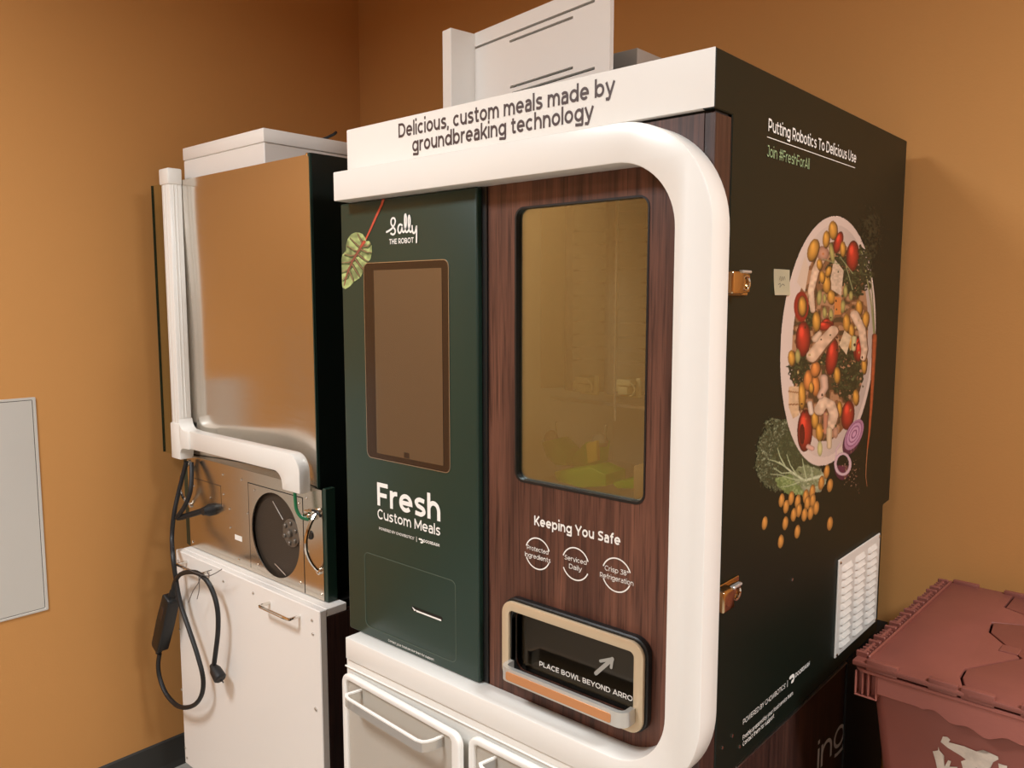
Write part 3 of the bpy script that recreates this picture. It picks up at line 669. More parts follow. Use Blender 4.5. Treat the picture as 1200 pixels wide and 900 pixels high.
def q8(u, v): return at(390+u/7.5, 225+v/7.5, 1, YG)
for P in ([(476, 352), (498, 340), (525, 318), (545, 285), (552, 255), (543, 232), (526, 232), (515, 252), (518, 285), (535, 310), (551, 335), (548, 362), (532, 374), (514, 365)],
          [(612, 292), (594, 285), (580, 305), (577, 340), (588, 360), (601, 352), (611, 320), (613, 292), (614, 335), (624, 354), (638, 340)],
          [(638, 340), (648, 290), (650, 230), (643, 196), (636, 220), (637, 300), (646, 348), (660, 350), (674, 330)],
          [(674, 330), (683, 285), (683, 235), (676, 208), (669, 235), (671, 300), (680, 345), (692, 350), (703, 335)],
          [(703, 300), (706, 345), (718, 362), (732, 345), (741, 300), (742, 360), (741, 442)]):
    LF += 2e-4; stroke(bm, catmull([q8(u, v) for u, v in P], 5), .0038, OUT, LF)
obj('script_lettering', bm, M_ink_white, gp)
# beet leaf print
xs_ = np.arange(-1.334, -1.19, .0006); zs_ = np.arange(1.50, 1.6885, .0006)
X_, Z_ = np.meshgrid(xs_, zs_); G_ = np.stack([X_.ravel(), np.full(X_.size, YG-.0006), Z_.ravel()], 1)
U_, V_ = project(G_); P_ = Print((U_-390)*7.5, (V_-225)*7.5)
P_.line([(452, 35), (430, 110), (385, 205), (330, 330), (275, 445)], 14, 9, (214, 88, 64), .5)
leaf = P_.poly([(200, 352), (238, 357), (262, 368), (285, 398), (292, 430), (320, 428), (345, 470), (346, 530), (332, 592), (305, 622), (272, 652), (265, 705), (245, 752), (195, 785), (150, 830), (112, 856), (86, 842), (74, 780), (80, 720), (70, 660), (70, 605), (84, 552), (116, 512), (116, 465), (130, 412), (160, 370)], (168, 182, 118), 0, .30, 26)
keep = P_.a.copy()
mid = [(275, 440), (225, 520), (170, 610), (125, 720), (100, 820)]
for k, (a, b) in enumerate([((262, 462), (215, 362)), ((245, 490), (150, 400)), ((225, 520), (125, 470)), ((205, 550), (100, 545)), ((180, 590), (78, 620)), ((160, 640), (78, 700)), ((140, 690), (84, 770)),
                            ((255, 475), (330, 450)), ((240, 500), (340, 530)), ((215, 540), (315, 610)), ((190, 580), (268, 680)), ((165, 630), (235, 740)), ((140, 690), (180, 785))]):
    c = ((a[0]+b[0])/2+8, (a[1]+b[1])/2+14)
    P_.line([(a[0]+9, a[1]+10), (c[0]+9, c[1]+12), (b[0]+6, b[1]+12)], 13, 7, (86, 96, 58), .25, .3, 14); P_.line([a, c, b], 5, 2.5, (158, 112, 88), .2)
P_.line(mid, 13, 4, (150, 82, 66), .3); P_.line([(275, 440), (245, 480)], 15, 8, (200, 84, 62), .3)
P_.a = keep
print_mesh('leaf_print', P_, G_, X_.shape, gp)
# ---- printed side
bm = B(); NX = (1, 0, 0)
def sline(s, a, b, cap, bold):
    p0, p1 = at(*a, 0, XS), at(*b, 0, XS); z = (p0[2]+p1[2])/2
    bm = B(); lettering(bm, s, (XS, p0[1], z), (XS, p1[1], z), cap, NX, bold); obj('lettering', bm, M_ink_white, side)
sline('Putting Robotics To Delicious Use', (900, 154), (1002.7, 190.7), .0185, .105)
pa, pb = at(898.7, 160.3, 0, XS), at(1001.6, 196.8, 0, XS); zz = (pa[2]+pb[2])/2
bm = B(); box(bm, XS+.0003, XS+.0006, pa[1], pb[1], zz-.0006, zz+.0006); obj('underline', bm, M_ink_white, side)
sline("POWERED BY CHOWBOTICS'", (870.3, 849.8), (920, 804.9), .0085, .08)
sline('DOORDASH', (931.6, 793.6), (948.2, 779.6), .0078, .13)
bm = B(); dash_logo(bm, at(927.8, 795.2, 0, XS), .011, (0, 1, 0), NX); obj('emblem', bm, M_ink_white, side)
bm = B(); p = at(922.5, 801, 0, XS); box(bm, XS+.0003, XS+.0006, p[1]-.0005, p[1]+.0005, p[2]-.006, p[2]+.006); obj('divider_line', bm, M_ink_white, side)
sline('Freshly prepared by your food service team.', (870, 867), (929, 813.6), .0075, .10)
sline('Contact them for support.', (870, 874), (907, 840.8), .0075, .10)
p0 = at(898.3, 183.2, 0, XS); p1 = at(948, 198.4, 0, XS); zz = (p0[2]+p1[2])/2
bm = B(); lettering(bm, 'Join #FreshForAll', (XS, p0[1], zz), (XS, p1[1], zz), .0165, NX, .085); obj('hashtag_lettering', bm, M_ink_green, side)

ys_ = np.arange(1.15, 1.80, .00125); zs_ = np.arange(1.02, 1.69, .00125)
Y_, Z_ = np.meshgrid(ys_, zs_); G_ = np.stack([np.full(Y_.size, XS+.0004), Y_.ravel(), Z_.ravel()], 1)
U_, V_ = project(G_); P_ = Print(U_, V_)
S1 = 4.737; S6 = 5.293
def c1(u, v): return (900+u/S1, 240+v/S1)
def c5(u, v): return (900+u/S1, 380+v/S1)
def c6(u, v): return (880+u/S6, 480+v/S6)
# cabbage behind the bowl
P_.ell(*c6(245, 295), 38, 43, 20, (70, 80, 50), .25, 0, .25, 2.4)
P_.leafy(*c6(225, 290), 34, 40, 15, (58, 68, 42), (112, 120, 82), .52, 1.3, .25)
for x, y, a_, b_, an in ((110, 190, 12, 20, 35), (80, 280, 9, 22, 5), (105, 390, 13, 20, -25), (160, 110, 16, 11, 20), (150, 450, 16, 9, 15)):
    P_.leafy(*c6(x, y), a_, b_, an, (56, 64, 40), (172, 178, 142), .48, .8, .5)
P_.ell(*c6(290, 465), 23, 11, 10, (126, 142, 84), .3, 0, .3, 2.2)
P_.leafy(*c6(285, 470), 24, 12, 10, (112, 130, 72), (176, 188, 126), .5, 1.6, .3)
P_.ell(*c6(385, 440), 17, 14, -15, (186, 186, 148), .35, 0, .25, 2.5)
P_.leafy(*c6(345, 410), 16, 13, 10, (126, 134, 92), (196, 198, 160), .5, 1.8, .4)
P_.line([c6(*p) for p in ((450, 410), (330, 440), (250, 385), (175, 325))], 2.0, .6, (204, 206, 168), .2)
for pts in ([(330, 440), (255, 430), (180, 405), (120, 400)], [(290, 415), (245, 345), (222, 280)], [(345, 432), (330, 370), (318, 305)], [(300, 450), (230, 475), (185, 480)], [(255, 390), (190, 395), (140, 360)], [(380, 430), (378, 390), (372, 355)], [(215, 358), (180, 290), (165, 240)], [(200, 345), (150, 320), (110, 310)]):
    P_.line([c6(*p) for p in pts], .9, .35, (176, 184, 140), .2)
# dill and carrot greens
P_.leafy(*c1(560, 190), 12, 34, 10, (36, 40, 26), (78, 84, 54), .62, 1.3, .9)
# bowl, a circle on the panel
bcy, bcz, br = 1.4725, 1.4235, .2325
d2 = np.hypot(Y_.ravel()-bcy, (Z_.ravel()-bcz)/.965)/br
mk = d2 < 1
sh = np.where(d2 > .93, 1.0, np.where(d2 > .70, .93-.16*(Y_.ravel()-bcy)/br*.5, .8))
P_.lay(mk, np.clip(np.outer(sh, np.array((232, 206, 190))), 0, 255))
inb = d2 < .80
base = vnoise(U_, V_, 5.0)
P_.lay(inb, np.where((base > .55)[:, None], np.array((186, 136, 98)), np.where((base > .32)[:, None], np.array((140, 94, 60)), np.array((84, 62, 38)))).astype(float))
TOM = (178, 50, 34); YEL = (214, 150, 62); CHK = (226, 188, 156); SEED = (176, 160, 92); ORG = (222, 134, 66)
for args in ((c1(395, 350), 13, 17, 20), (c1(490, 410), 17, 20, 0), (c1(520, 300), 8, 15, 0), (c5(180, 255), 13, 20, 0), (c5(440, 250), 17, 34, 5), (c1(235, 620), 8, 12, 0), (c1(450, 870), 15, 16, 0), (c5(300, 190), 8, 9, 0)):
    P_.leafy(*args[0], *args[1:], (38, 44, 24), (106, 110, 66), .5, 1.5, .5)
P_.poly([c1(*p) for p in ((205, 285), (160, 430), (205, 485), (228, 350))], (228, 198, 172))
P_.strip([c1(*p) for p in ((318, 250), (262, 370), (238, 480), (248, 585))], 4.6*1.1, 2.6*1.1, CHK, .4, .05, 3)
P_.ell(*c1(305, 270), 7, 9, 0, (196, 140, 112), .4)
P_.poly([c1(*p) for p in ((368, 300), (420, 365), (406, 505), (345, 465), (350, 380))], (222, 190, 160), 0, .1, 2)
P_.poly([c5(*p) for p in ((115, 345), (170, 345), (172, 505), (138, 525), (115, 460))], (224, 182, 140), 0, .08, 3)
P_.line([c5(*p) for p in ((115, 445), (170, 445))], .8, .8, (150, 100, 60), .2); P_.line([c5(*p) for p in ((115, 372), (168, 380))], .8, .8, (160, 110, 66), .2)
for s, x, y, w, h, a in (('T', 470, 285, 32, 82, 4), ('T', 390, 210, 22, 60, 15), ('T', 195, 745, 37, 94, 2), ('T', 330, 665, 32, 34, 0), ('T', 355, 845, 30, 98, 8), ('T', 500, 800, 24, 66, 4)):
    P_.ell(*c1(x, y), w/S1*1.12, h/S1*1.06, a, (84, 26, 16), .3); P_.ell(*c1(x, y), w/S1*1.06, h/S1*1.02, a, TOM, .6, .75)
for x, y, w, h, a in ((205, 590, 38, 112, 2), (443, 505, 33, 78, 6), (505, 150, 20, 56, 4), (315, 10, 40, 25, 0)):
    P_.ell(*c5(x, y), w/S1*1.12, h/S1*1.06, a, (84, 26, 16), .3); P_.ell(*c5(x, y), w/S1*1.06, h/S1*1.02, a, TOM, .6, .75)
P_.ell(*c5(190, 610), 3, 12, 0, (90, 20, 14), .3)
P_.ell(*c1(185, 565), 41/S1, 84/S1, 0, (156, 40, 26), .2); P_.ell(*c1(190, 565), 28/S1, 62/S1, 0, (120, 50, 30), .2)
for x, y, w, h, a in ((250, 250, 27, 62, 15), (360, 140, 22, 50, 0), (322, 190, 17, 46, 5), (415, 245, 14, 42, 0), (190, 562, 19, 52, 0), (325, 440, 20, 50, 0), (268, 648, 20, 54, 0), (435, 655, 18, 50, 0), (505, 570, 17, 42, 0), (350, 512, 20, 38, 0), (130, 850, 18, 42, 0), (535, 870, 14, 40, 0), (335, 370, 14, 30, 20), (540, 640, 18, 50, 8), (463, 700, 14, 40, 0), (300, 400, 14, 34, 0), (285, 330, 14, 30, 0)):
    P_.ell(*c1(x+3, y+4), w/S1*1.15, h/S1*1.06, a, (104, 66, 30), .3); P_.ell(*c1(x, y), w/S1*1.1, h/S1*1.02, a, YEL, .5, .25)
for x, y, w, h, a in ((188, 395, 18, 74, 0), (222, 310, 22, 56, 4), (263, 340, 20, 58, 0), (383, 282, 16, 44, 0), (260, 530, 18, 48, 0), (285, 598, 19, 50, 0), (487, 405, 16, 42, 0), (262, 250, 24, 42, 10), (397, 470, 12, 44, 0), (533, 232, 13, 42, 0), (240, 350, 12, 30, 0), (460, 100, 18, 40, 0)):
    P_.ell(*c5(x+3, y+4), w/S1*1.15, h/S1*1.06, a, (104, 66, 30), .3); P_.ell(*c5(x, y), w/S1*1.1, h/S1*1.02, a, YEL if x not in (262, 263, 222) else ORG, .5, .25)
for x, y, w, h, a in ((285, 515, 14, 44, 4), (314, 598, 12, 32, 0), (430, 480, 12, 36, 0), (415, 565, 14, 36, 4), (165, 840, 15, 40, 0), (350, 612, 13, 36, 0), (355, 270, 13, 60, -8), (460, 505, 12, 26, 0), (314, 520, 10, 28, 0)):
    P_.ell(*c1(x, y), w/S1, h/S1, a, SEED, .45, .1)
P_.poly([c1(*p) for p in ((370, 510), (405, 515), (405, 610), (368, 610))], ORG)
P_.ell(*c5(288, 690), 3, 9, 0, (210, 196, 130), .3)
P_.strip([c1(*p) for p in ((245, 840), (300, 770), (362, 700))], 6.2*1.1, 5.4*1.1, (228, 186, 152), .35, .06, 4)
P_.line([c1(*p) for p in ((262, 745), (285, 715))], 4, 3, CHK, .3)
P_.poly([c1(*p) for p in ((425, 698), (462, 730), (436, 832), (394, 778))], (226, 194, 156), 0, .1, 3)
P_.strip([c1(*p) for p in ((480, 610), (520, 690), (535, 800), (528, 850))], 4.6*1.1, 2.8*1.1, CHK, .4, .05, 3)
P_.line([c1(*p) for p in ((478, 740), (475, 800))], 3.2, 2.6, (214, 196, 140), .4)
P_.strip([c5(*p) for p in ((285, 475), (310, 430), (350, 450), (365, 500), (352, 560))], 5.6*1.1, 4.6*1.1, CHK, .35, .05, 3)
P_.line([c5(*p) for p in ((310, 300), (315, 350), (290, 400))], 4.6, 3.8, (222, 178, 150), .35)
P_.line([c5(*p) for p in ((320, 500), (318, 600))], 3, 2.4, (196, 130, 100), .35)
P_.line([c5(*p) for p in ((340, 585), (340, 680))], 3.4, 3.0, (222, 190, 150), .3); P_.ell(*c5(375, 600), 3.2, 7, 0, (190, 140, 112), .3)
P_.line([c5(*p) for p in ((232, 440), (240, 490))], 3, 3, (230, 200, 176), .3)
P_.line([c5(*p) for p in ((245, 690), (225, 680))], 3, 3, (226, 170, 150), .3)
rng = random.Random(3)
for _ in range(46):
    a = rng.uniform(0, 2*PI); r = br*.74*math.sqrt(rng.random()); uu, vv = project(np.array([[XS, bcy+r*math.cos(a), bcz+r*math.sin(a)]]))
    P_.ell(uu[0], vv[0], rng.uniform(.5, 1.3), rng.uniform(.8, 2.0), 0, rng.choice([(52, 46, 26), (60, 30, 18), (190, 160, 100), (200, 120, 60), (70, 78, 40)]), .2)
for a, b in (((395, 330), (300, 300)), ((470, 470), (430, 330)), ((560, 470), (530, 300)), ((470, 380), (400, 290))):
    P_.line([c1(*a), c1(*b)], .6, .4, (150, 150, 104), .2)
# carrot on the rim
P_.line([c1(*p) for p in ((588, 715), (575, 560), (540, 350), (520, 260))], .9, .6, (150, 146, 96), .2)
P_.line([c1(*p) for p in ((592, 715), (580, 500), (565, 360))], .7, .5, (120, 120, 76), .2)
P_.leafy(*c1(545, 330), 7, 18, 0, (46, 50, 32), (110, 116, 74), .6, 1.2, .8)
P_.line([c5(*p) for p in ((592, 65), (586, 200), (575, 420), (562, 600), (552, 690))], 3.1, .9, (176, 84, 44), .5, .1, 3)
P_.line([c5(*p) for p in ((552, 690), (545, 780), (543, 850), (550, 900))], .7, .5, (170, 110, 70), .2)
# onion slice and ring
P_.ell(*c6(632, 175), 9.6, 22, 22, (92, 40, 66), .2); P_.ell(*c6(640, 155), 9.0, 19.5, 24, (186, 130, 158), .15)
for k, (w, c) in enumerate(((.82, (150, 84, 122)), (.74, (204, 152, 178)), (.56, (150, 84, 122)), (.48, (206, 156, 180)), (.3, (140, 76, 112)), (.2, (204, 150, 176)))):
    P_.ell(*c6(640, 152), 9.0*w, 19.5*w, 24, c, .1)
P_.ell(*c6(566, 365), 9.2, 14, 0, (92, 36, 60), .2, mask=V_ > 545)
for k in range(90):
    P_.ell(*c6(rng.gauss(622, 26), rng.gauss(400, 62)), rng.uniform(.4, .9), rng.uniform(.6, 1.5), 0, rng.choice([(120, 78, 60), (150, 110, 84), (84, 48, 40), (176, 140, 110)]), .2)
ring = [c6(570+46*math.cos(a), 338+64*math.sin(a)) for a in np.linspace(0, 2*PI, 26)]
P_.line(ring, 1.7, 1.7, (214, 178, 184), .25)
P_.line([c6(*p) for p in ((526, 320), (530, 250), (562, 195))], .9, .6, (214, 178, 184), .2)
# almonds
for x, y in ((470, 385), (437, 455), (250, 550), (290, 570), (340, 540), (380, 510), (350, 580), (383, 565), (298, 625), (190, 563), (218, 602), (213, 705), (185, 818), (288, 757), (265, 652), (332, 652), (370, 642), (405, 610), (85, 704), (490, 707), (490, 470)):
    P_.ell(*c6(x, y), 19/S6, 46/S6, 8, (206, 140, 66), .5, .25)
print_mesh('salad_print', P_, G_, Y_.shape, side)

# louvred vent on the side
bm = B(); vy0, vy1, vz0, vz1 = 1.543, 1.788, .8030, 1.0003
box(bm, XS+.0002, XS+.0035, vy0, vy1, vz0, vz1, .001, 1)
vent = obj('side_vent', bm, plain('vent_white', (226, 220, 210), .4), vm)
nrow, ncol = 11, 3
bm = B()
for c in range(ncol):
    ya = vy0+.018+c*.075; yb = ya+.060
    for r in range(nrow):
        z1 = vz1-.016-r*(.170/nrow); h = .0125
        n = 8; top = []; 
        for k in range(n+1):
            t = k/n; y = ya+(yb-ya)*t; s = min(1, math.sin(PI*t)*2.2)
            top.append((bm.verts.new((XS+.0034, y, z1)), bm.verts.new((XS+.0034+.006*s, y, z1-h*.72)), bm.verts.new((XS+.0034+.005*s, y, z1-h*.95)), bm.verts.new((XS+.0034, y, z1-h*.9))))
        for k in range(n):
            for j in range(3): bm.faces.new((top[k][j], top[k+1][j], top[k+1][j+1], top[k][j+1]))
obj('louvre_field', bm, plain('louvre_white', (232, 226, 216), .35), vent)
for y in (vy0+.006, vy1-.006):
    for z in (vz0+.006, vz1-.006): screw(None, (XS+.0035, y, z), 0, 1, .003, vent)
# toggle latches
for px, py, lab in ((868, 331.5, 'upper steel toggle latch'), (858, 697, 'lower steel toggle latch')):
    p = at(px, py, 0, XS+.012); z = p[2]
    bm = B(); box(bm, XS, XS+.020, 1.030, 1.066, z-.0165, z+.0165, .004, 3)
    lt = obj('toggle_latch', bm, M_brass, vm)
    bm = B(); box(bm, XS+.0005, XS+.012, 1.066, 1.102, z-.0135, z+.0135, .003, 2); box(bm, XS+.0, XS+.004, 1.02, 1.11, z-.0175, z+.0175, .001, 1)
    obj('keeper', bm, M_brass, lt)
    bm = B(); tube(bm, [(XS+.014, 1.082+.012*math.cos(a), z+.010*math.sin(a)) for a in np.linspace(0, 2*PI, 20)], .0016, 6, False)
    obj('latch_ring', bm, M_chrome, lt)
    bm = B(); box(bm, XS+.014, XS+.0215, 1.058, 1.085, z+.0135, z+.0175, .001, 1); obj('latch_lip', bm, M_silver, lt)
# hinge strip on the left flank
bm = B(); pa, pb = at(406.2, 600, 1, 1.02), at(408.5, 703, 1, 1.02)
box(bm, XLM-.012, XLM-.0005, 1.012, 1.018, pb[2], pa[2], .001, 1); tube(bm, [(XLM-.013, 1.015, pb[2]), (XLM-.013, 1.015, pa[2])], .003, 8)
obj('hinge_plate', bm, M_alu, vm)

# ------------------------------------------------------------------ base of the main machine
bc = thing('base_cabinet', 'white front base cabinet with clear drawer doors and walnut side under the ring-framed machine', 'cabinet', (-0.925, 1.35, 0))
BX0, BX1, BY0, BY1, BZ1 = -1.312, -.535, .962, 1.64, .765
bm = B(); box(bm, BX0, BX1-.02, BY0+.02, BY1, .13, .15); box(bm, BX0, BX1-.02, BY1-.015, BY1, .15, BZ1)
box(bm, BX0, BX1-.02, BY0+.02, 1.40, BZ1-.02, BZ1-.0005)
obj('carcass', bm, M_black, bc)
bm = B(); box(bm, BX0, BX0+.02, BY0+.022, BY1-.016, .15, BZ1-.021); obj('side_panel', bm, M_black, bc)
bs = obj('side_panel', box(B(), BX1-.0195, BX1, BY0+.03, BY1, .13, BZ1-.0005, .001, 1), M_wood_dark, bc)
bm = B(); box(bm, BX0, BX1+.004, BY1+.0005, 1.90, .10, BZ1-.0005); obj('rear_shade_block', bm, M_dark, bc)  # black box added to stand for the shade between base and tote
bm = B(); pa, pb = at(957, 903.5, 0, BX1), at(988.3, 872, 0, BX1)
lettering(bm, 'ing', (BX1, pa[1], .5855), (BX1, pb[1]+.004, .5855), .0600, NX, .085); obj('lettering', bm, M_ink_white, bs)
bm = B(); prism(bm, [(1.13, BZ1+.0005), (1.62, BZ1+.0005), (1.62, BZ1+.0035), (1.13, BZ1+.0035)], 0, BX1-.01, XS+.0015); obj('edge_strip', bm, M_alu, bc)
DX = [(-1.3015, -.945), (-.940, -.560)]; DZ0, DZ1 = .20, .7455
bm = B()
prism(bm, [(BX0+.004, .14), (BX1-.006, .14), (BX1-.006, BZ1), (BX0+.004, BZ1)], 1, BY0, BY0+.02, .002, 1, holes=[rrect(a+.03, b-.03, DZ0+.03, DZ1-.03, .02, 4) for a, b in DX])
obj('face_frame', bm, M_white, bc)
bm = B(); box(bm, BX0+.004, BX1-.006, BY0-.0045, BY0-.0005, .7495, .7525, .001, 1); obj('face_bead', bm, M_white, bc)
for (a, b), ang in zip(DX, (2.4, 0.0)):
    mt = Matrix.Translation((a, .957, 0)) @ Matrix.Rotation(math.radians(-ang), 4, 'Z') @ Matrix.Translation((-a, -.957, 0))
    def fin(name, bm, mat, par):
        bmesh.ops.transform(bm, matrix=mt, verts=bm.verts); return obj(name, bm, mat, par)
    bm = B(); ringprism(bm, rrect(a, b, DZ0, DZ1, .022, 7), rrect(a+.016, b-.022, DZ0+.016, DZ1-.013, .008, 7), 1, .944, .957, .004, 3)
    dr = fin('door', bm, M_white, bc)
    bm = B(); ringprism(bm, rrect(a+.014, b-.020, DZ0+.014, DZ1-.011, .012, 5), rrect(a+.030, b-.045, DZ0+.03, DZ1-.022, .02, 5), 1, .9545, .962, .001, 1)
    fin('inner_lip', bm, M_clear, dr)
    bm = B(); box(bm, a+.015, b-.021, .950, .9525, DZ0+.015, DZ1-.012); fin('pane', bm, M_clear, dr)
    bm = B(); hz = .716
    L_, R_ = a+.062, b-.055
    pth = [(L_+.0, .950), (L_-.006, .918), (L_+.002, .912), (L_+.012, .910)] + [(R_-.018, .908), (R_-.006, .911), (R_, .918), (R_+.004, .930), (R_+.006, .950)]
    sweep(bm, [(x, y, hz) for x, y in pth], [(-.0025, -.009), (.0025, -.009), (.0025, .009), (-.0025, .009)], (0, 0, 1)); bevel_sharp(bm, .001, 1)
    h = fin('handle', bm, M_clearpart, dr)
    bm = B(); sweep(bm, [(x, y, hz+.0095) for x, y in pth], [(-.003, -.0014), (.003, -.0014), (.003, .0014), (-.003, .0014)], (0, 0, 1))
    fin('handle_rim', bm, M_white, h)
    bm = B(); box(bm, L_+.02, R_-.02, .9525, .985, hz-.001, hz+.012, .002, 1); box(bm, L_+.004, R_-.004, .983, .986, hz-.02, hz+.014, .001, 1)
    fin('finger_recess', bm, clear('recess_plastic', (190, 170, 145), .1, .35, (170, 152, 130)), dr)
bm = B(); box(bm, BX0+.03, BX1-.03, 1.125, 1.14, .16, .74); box(bm, BX0+.021, BX1-.021, BY0+.021, 1.20, .151, .165); box(bm, -.95, -.938, BY0+.021, 1.2, .165, .74); box(bm, BX0+.021, BX1-.021, BY0+.03, 1.2, .422, .43)
obj('inner_liner', bm, M_cap, bc)
for x in (BX0+.06, BX1-.06):
    for y in (1.04, BY1-.06):
        bm = B(); box(bm, x-.03, x+.03, y-.03, y+.03, .122, .1295); box(bm, x-.02, x-.014, y-.015, y+.02, .05, .122); box(bm, x+.014, x+.02, y-.015, y+.02, .05, .122)
        cs = obj('caster', bm, M_alu, bc)
        bm = B(); lathe(bm, [(.02, -.012), (.048, -.012), (.05, -.008), (.05, .008), (.048, .012), (.02, .012)], (x, y, .0505), 0, 20); obj('wheel', bm, M_rubber, cs)
# things kept behind the first clear door
bm = B(); lathe(bm, [(.0001, 0), (.080, -.002), (.106, -.014), (.11, -.018), (.098, -.016), (.0001, -.008)], (-1.055, 1.115, .545), 1, 28)
t = obj('paper_bowl', bm, M_card); tag(t, 'tan round disc seen through the clear door beneath the pull handle', 'bowl')
bmesh_bag = B(); bmesh.ops.create_icosphere(bmesh_bag, subdivisions=4, radius=1)
for v in bmesh_bag.verts:
    n = mnoise.noise(v.co*2.6)*.35+mnoise.noise(v.co*7)*.16; v.co *= 1+n
    v.co = Vector((v.co.x*.10-1.17, v.co.y*.03+1.035, v.co.z*.10+.565))
tag(obj('plastic_bag', bmesh_bag, M_bag), 'crumpled clear plastic bag behind the clear drawer door below the green panel', 'bag')

# sticky note on the printed side
p, q = at(906, 315, 0, XS), at(923.5, 346, 0, XS)
bm = B(); n = 6; vs = []
for i in range(n+1):
    for j in range(n+1):
        t = i/n; s = j/n
        vs.append(bm.verts.new((XS+.0012+.003*t*t, p[1]+(q[1]-p[1])*s, p[2]+(q[2]-p[2])*t)))
for i in range(n):
    for j in range(n): bm.faces.new((vs[i*(n+1)+j], vs[i*(n+1)+j+1], vs[(i+1)*(n+1)+j+1], vs[(i+1)*(n+1)+j]))
r = bmesh.ops.solidify(bm, geom=bm.faces[:], thickness=.0004)
nt_ = thing('sticky_note', 'small cream paper note stuck beside the upper latch on the dark green side', 'note', (XS, (p[1]+q[1])/2, q[2]))
obj('paper', bm, M_note, nt_)
bm = B(); cy, cz = (p[1]+q[1])/2, (p[2]+q[2])/2
for r0 in ([(-.012, .004), (-.008, .009), (-.005, .002), (-.001, .009), (.002, .003), (.006, .009), (.010, .004)], [(-.016, -.004), (-.008, -.002), (-.010, -.008), (.0, -.003), (.008, -.005)]):
    stroke(bm, catmull([(XS+.0026, cy+a, cz+b) for a, b in r0], 4), .0009, NX, .0004)
obj('handwriting', bm, plain('pencil', (120, 112, 92), .7), nt_)

# ------------------------------------------------------------------ things lying on the main machine
u3 = ray(-188, 351.4); u2 = np.array([u3[0], u3[1]]); u2 = -u2/np.linalg.norm(u2)   # along the board, to the right
v2 = np.array([-u2[1], u2[0]])
P0 = at(528, 32.2, 1, 1.24); org = (P0[0], P0[1]); zp = P0[2]
ang = math.atan2(u2[1], u2[0])
dp = thing('drawer_panel', 'white slotted drawer unit with upright end post standing on top of the ring-framed machine', 'panel', (org[0], org[1], ZT), ang)
hT = zp-ZT
n3 = (v2[0], v2[1], 0)
def loc2(px, py, back):
    q = at_plane(px, py, (org[0]+v2[0]*back, org[1]+v2[1]*back, 0), n3)
    d = q[:2]-np.array(org); return float(d@u2), float(q[2]-ZT)
# board set back so that the post and board tops meet level
best = min(np.linspace(.02, .14, 61), key=lambda b: abs(loc2(554.8, 40, b)[1]-hT))
bx, bz = loc2(554.8, 40, best); rx, _ = loc2(714.6, 40, best)
pl = loc2(518.2, 36.6, 0)[0]
bm = B(); box(bm, pl, 0, 0, best+.012, 0, hT, .001, 1); obj('end_post', bm, M_cap, dp, local=True)
def slot(a, b): 
    (x0, z0), (x1, z1) = loc2(*a, best), loc2(*b, best); zc = (z0+z1)/2; return x0, x1, zc
s1 = slot((556, 56.7), (697, .7)); s2 = slot((597, 49), (671.5, 20)); s3 = slot((597.5, 102.7), (671.5, 79)); s4 = slot((600, 108.5), (697, 81))
bm = B(); hs = .0026
prism(bm, [(0.0002, 0), (rx, 0), (rx, hT+.001), (0.0002, hT+.001)], 1, best, best+.010, holes=[rrect(max(a, .001), b, z-hs, z+hs, .0012, 2) for a, b, z in (s1, s2, s3, s4)])
obj('slotted_board', bm, M_cap, dp, local=True)
bm = B(); box(bm, 0.01, rx-.03, best+.016, best+.020, .002, hT-.006); obj('backing', bm, M_dark, dp, local=True)
bm = B(); box(bm, 0, rx-.001, best+.0105, best+.0155, hT-.006, hT, 0); obj('edge_rail', bm, M_cap, dp, local=True)
bm = B(); box(bm, 0, rx-.001, best+.0105, best+.0155, 0, .006, 0); obj('edge_rail', bm, M_cap, dp, local=True)
a, b, c = at(714, 62.5, 1, 1.36), at(747, 57, 1, 1.36), at(762.5, 71, 0, at(747, 57, 1, 1.36)[0])
zt = (a[2]+b[2])/2
mb = thing('metal_box', 'brushed grey metal box lying behind the white slotted drawer unit', 'box', ((a[0]+b[0])/2, 1.43, ZT))
bm = B(); box(bm, a[0]-.14, b[0], 1.36, c[1]+.12, zt-.05, zt, .0015, 2); obj('body', bm, plain('grey_enamel', (186, 180, 172), .4, metal=.25), mb)
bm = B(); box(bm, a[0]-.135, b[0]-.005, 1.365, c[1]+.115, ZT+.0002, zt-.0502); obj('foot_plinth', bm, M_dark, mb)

# ------------------------------------------------------------------ second machine, its back towards the room
YB2, YC2 = 1.1013, 1.0527
LX0, LX1, LZ0, LZ1 = -2.262, -1.597, .7783, 1.835
vm2 = thing('vending_machine', 'tall machine turned round, brushed steel back and fan facing out, by the orange wall', 'vending machine', (-1.92, 1.5, LZ0))
bm = B(); box(bm, LX0, LX0+.015, YB2+.004, 1.86, LZ0, LZ1); box(bm, LX1-.008, LX1+.006, YB2+.004, 1.86, LZ0, LZ1); box(bm, LX0+.015, LX1-.008, YB2+.03, 1.86, LZ1-.015, LZ1-.0005)
box(bm, LX0+.015, LX1-.008, YB2+.02, 1.86, LZ0, LZ0+.015); box(bm, LX0+.015, LX1-.008, 1.85, 1.86, LZ0+.015, LZ1-.015)
obj('cabinet_shell', bm, plain('black_green_paint', (16, 26, 22), .35), vm2)
ZS = 1.052; MIRROR_DENT = .045      # dent added so the sheet reflects the wall panel near its foot
t_ = B(); n = 32; rows_ = []
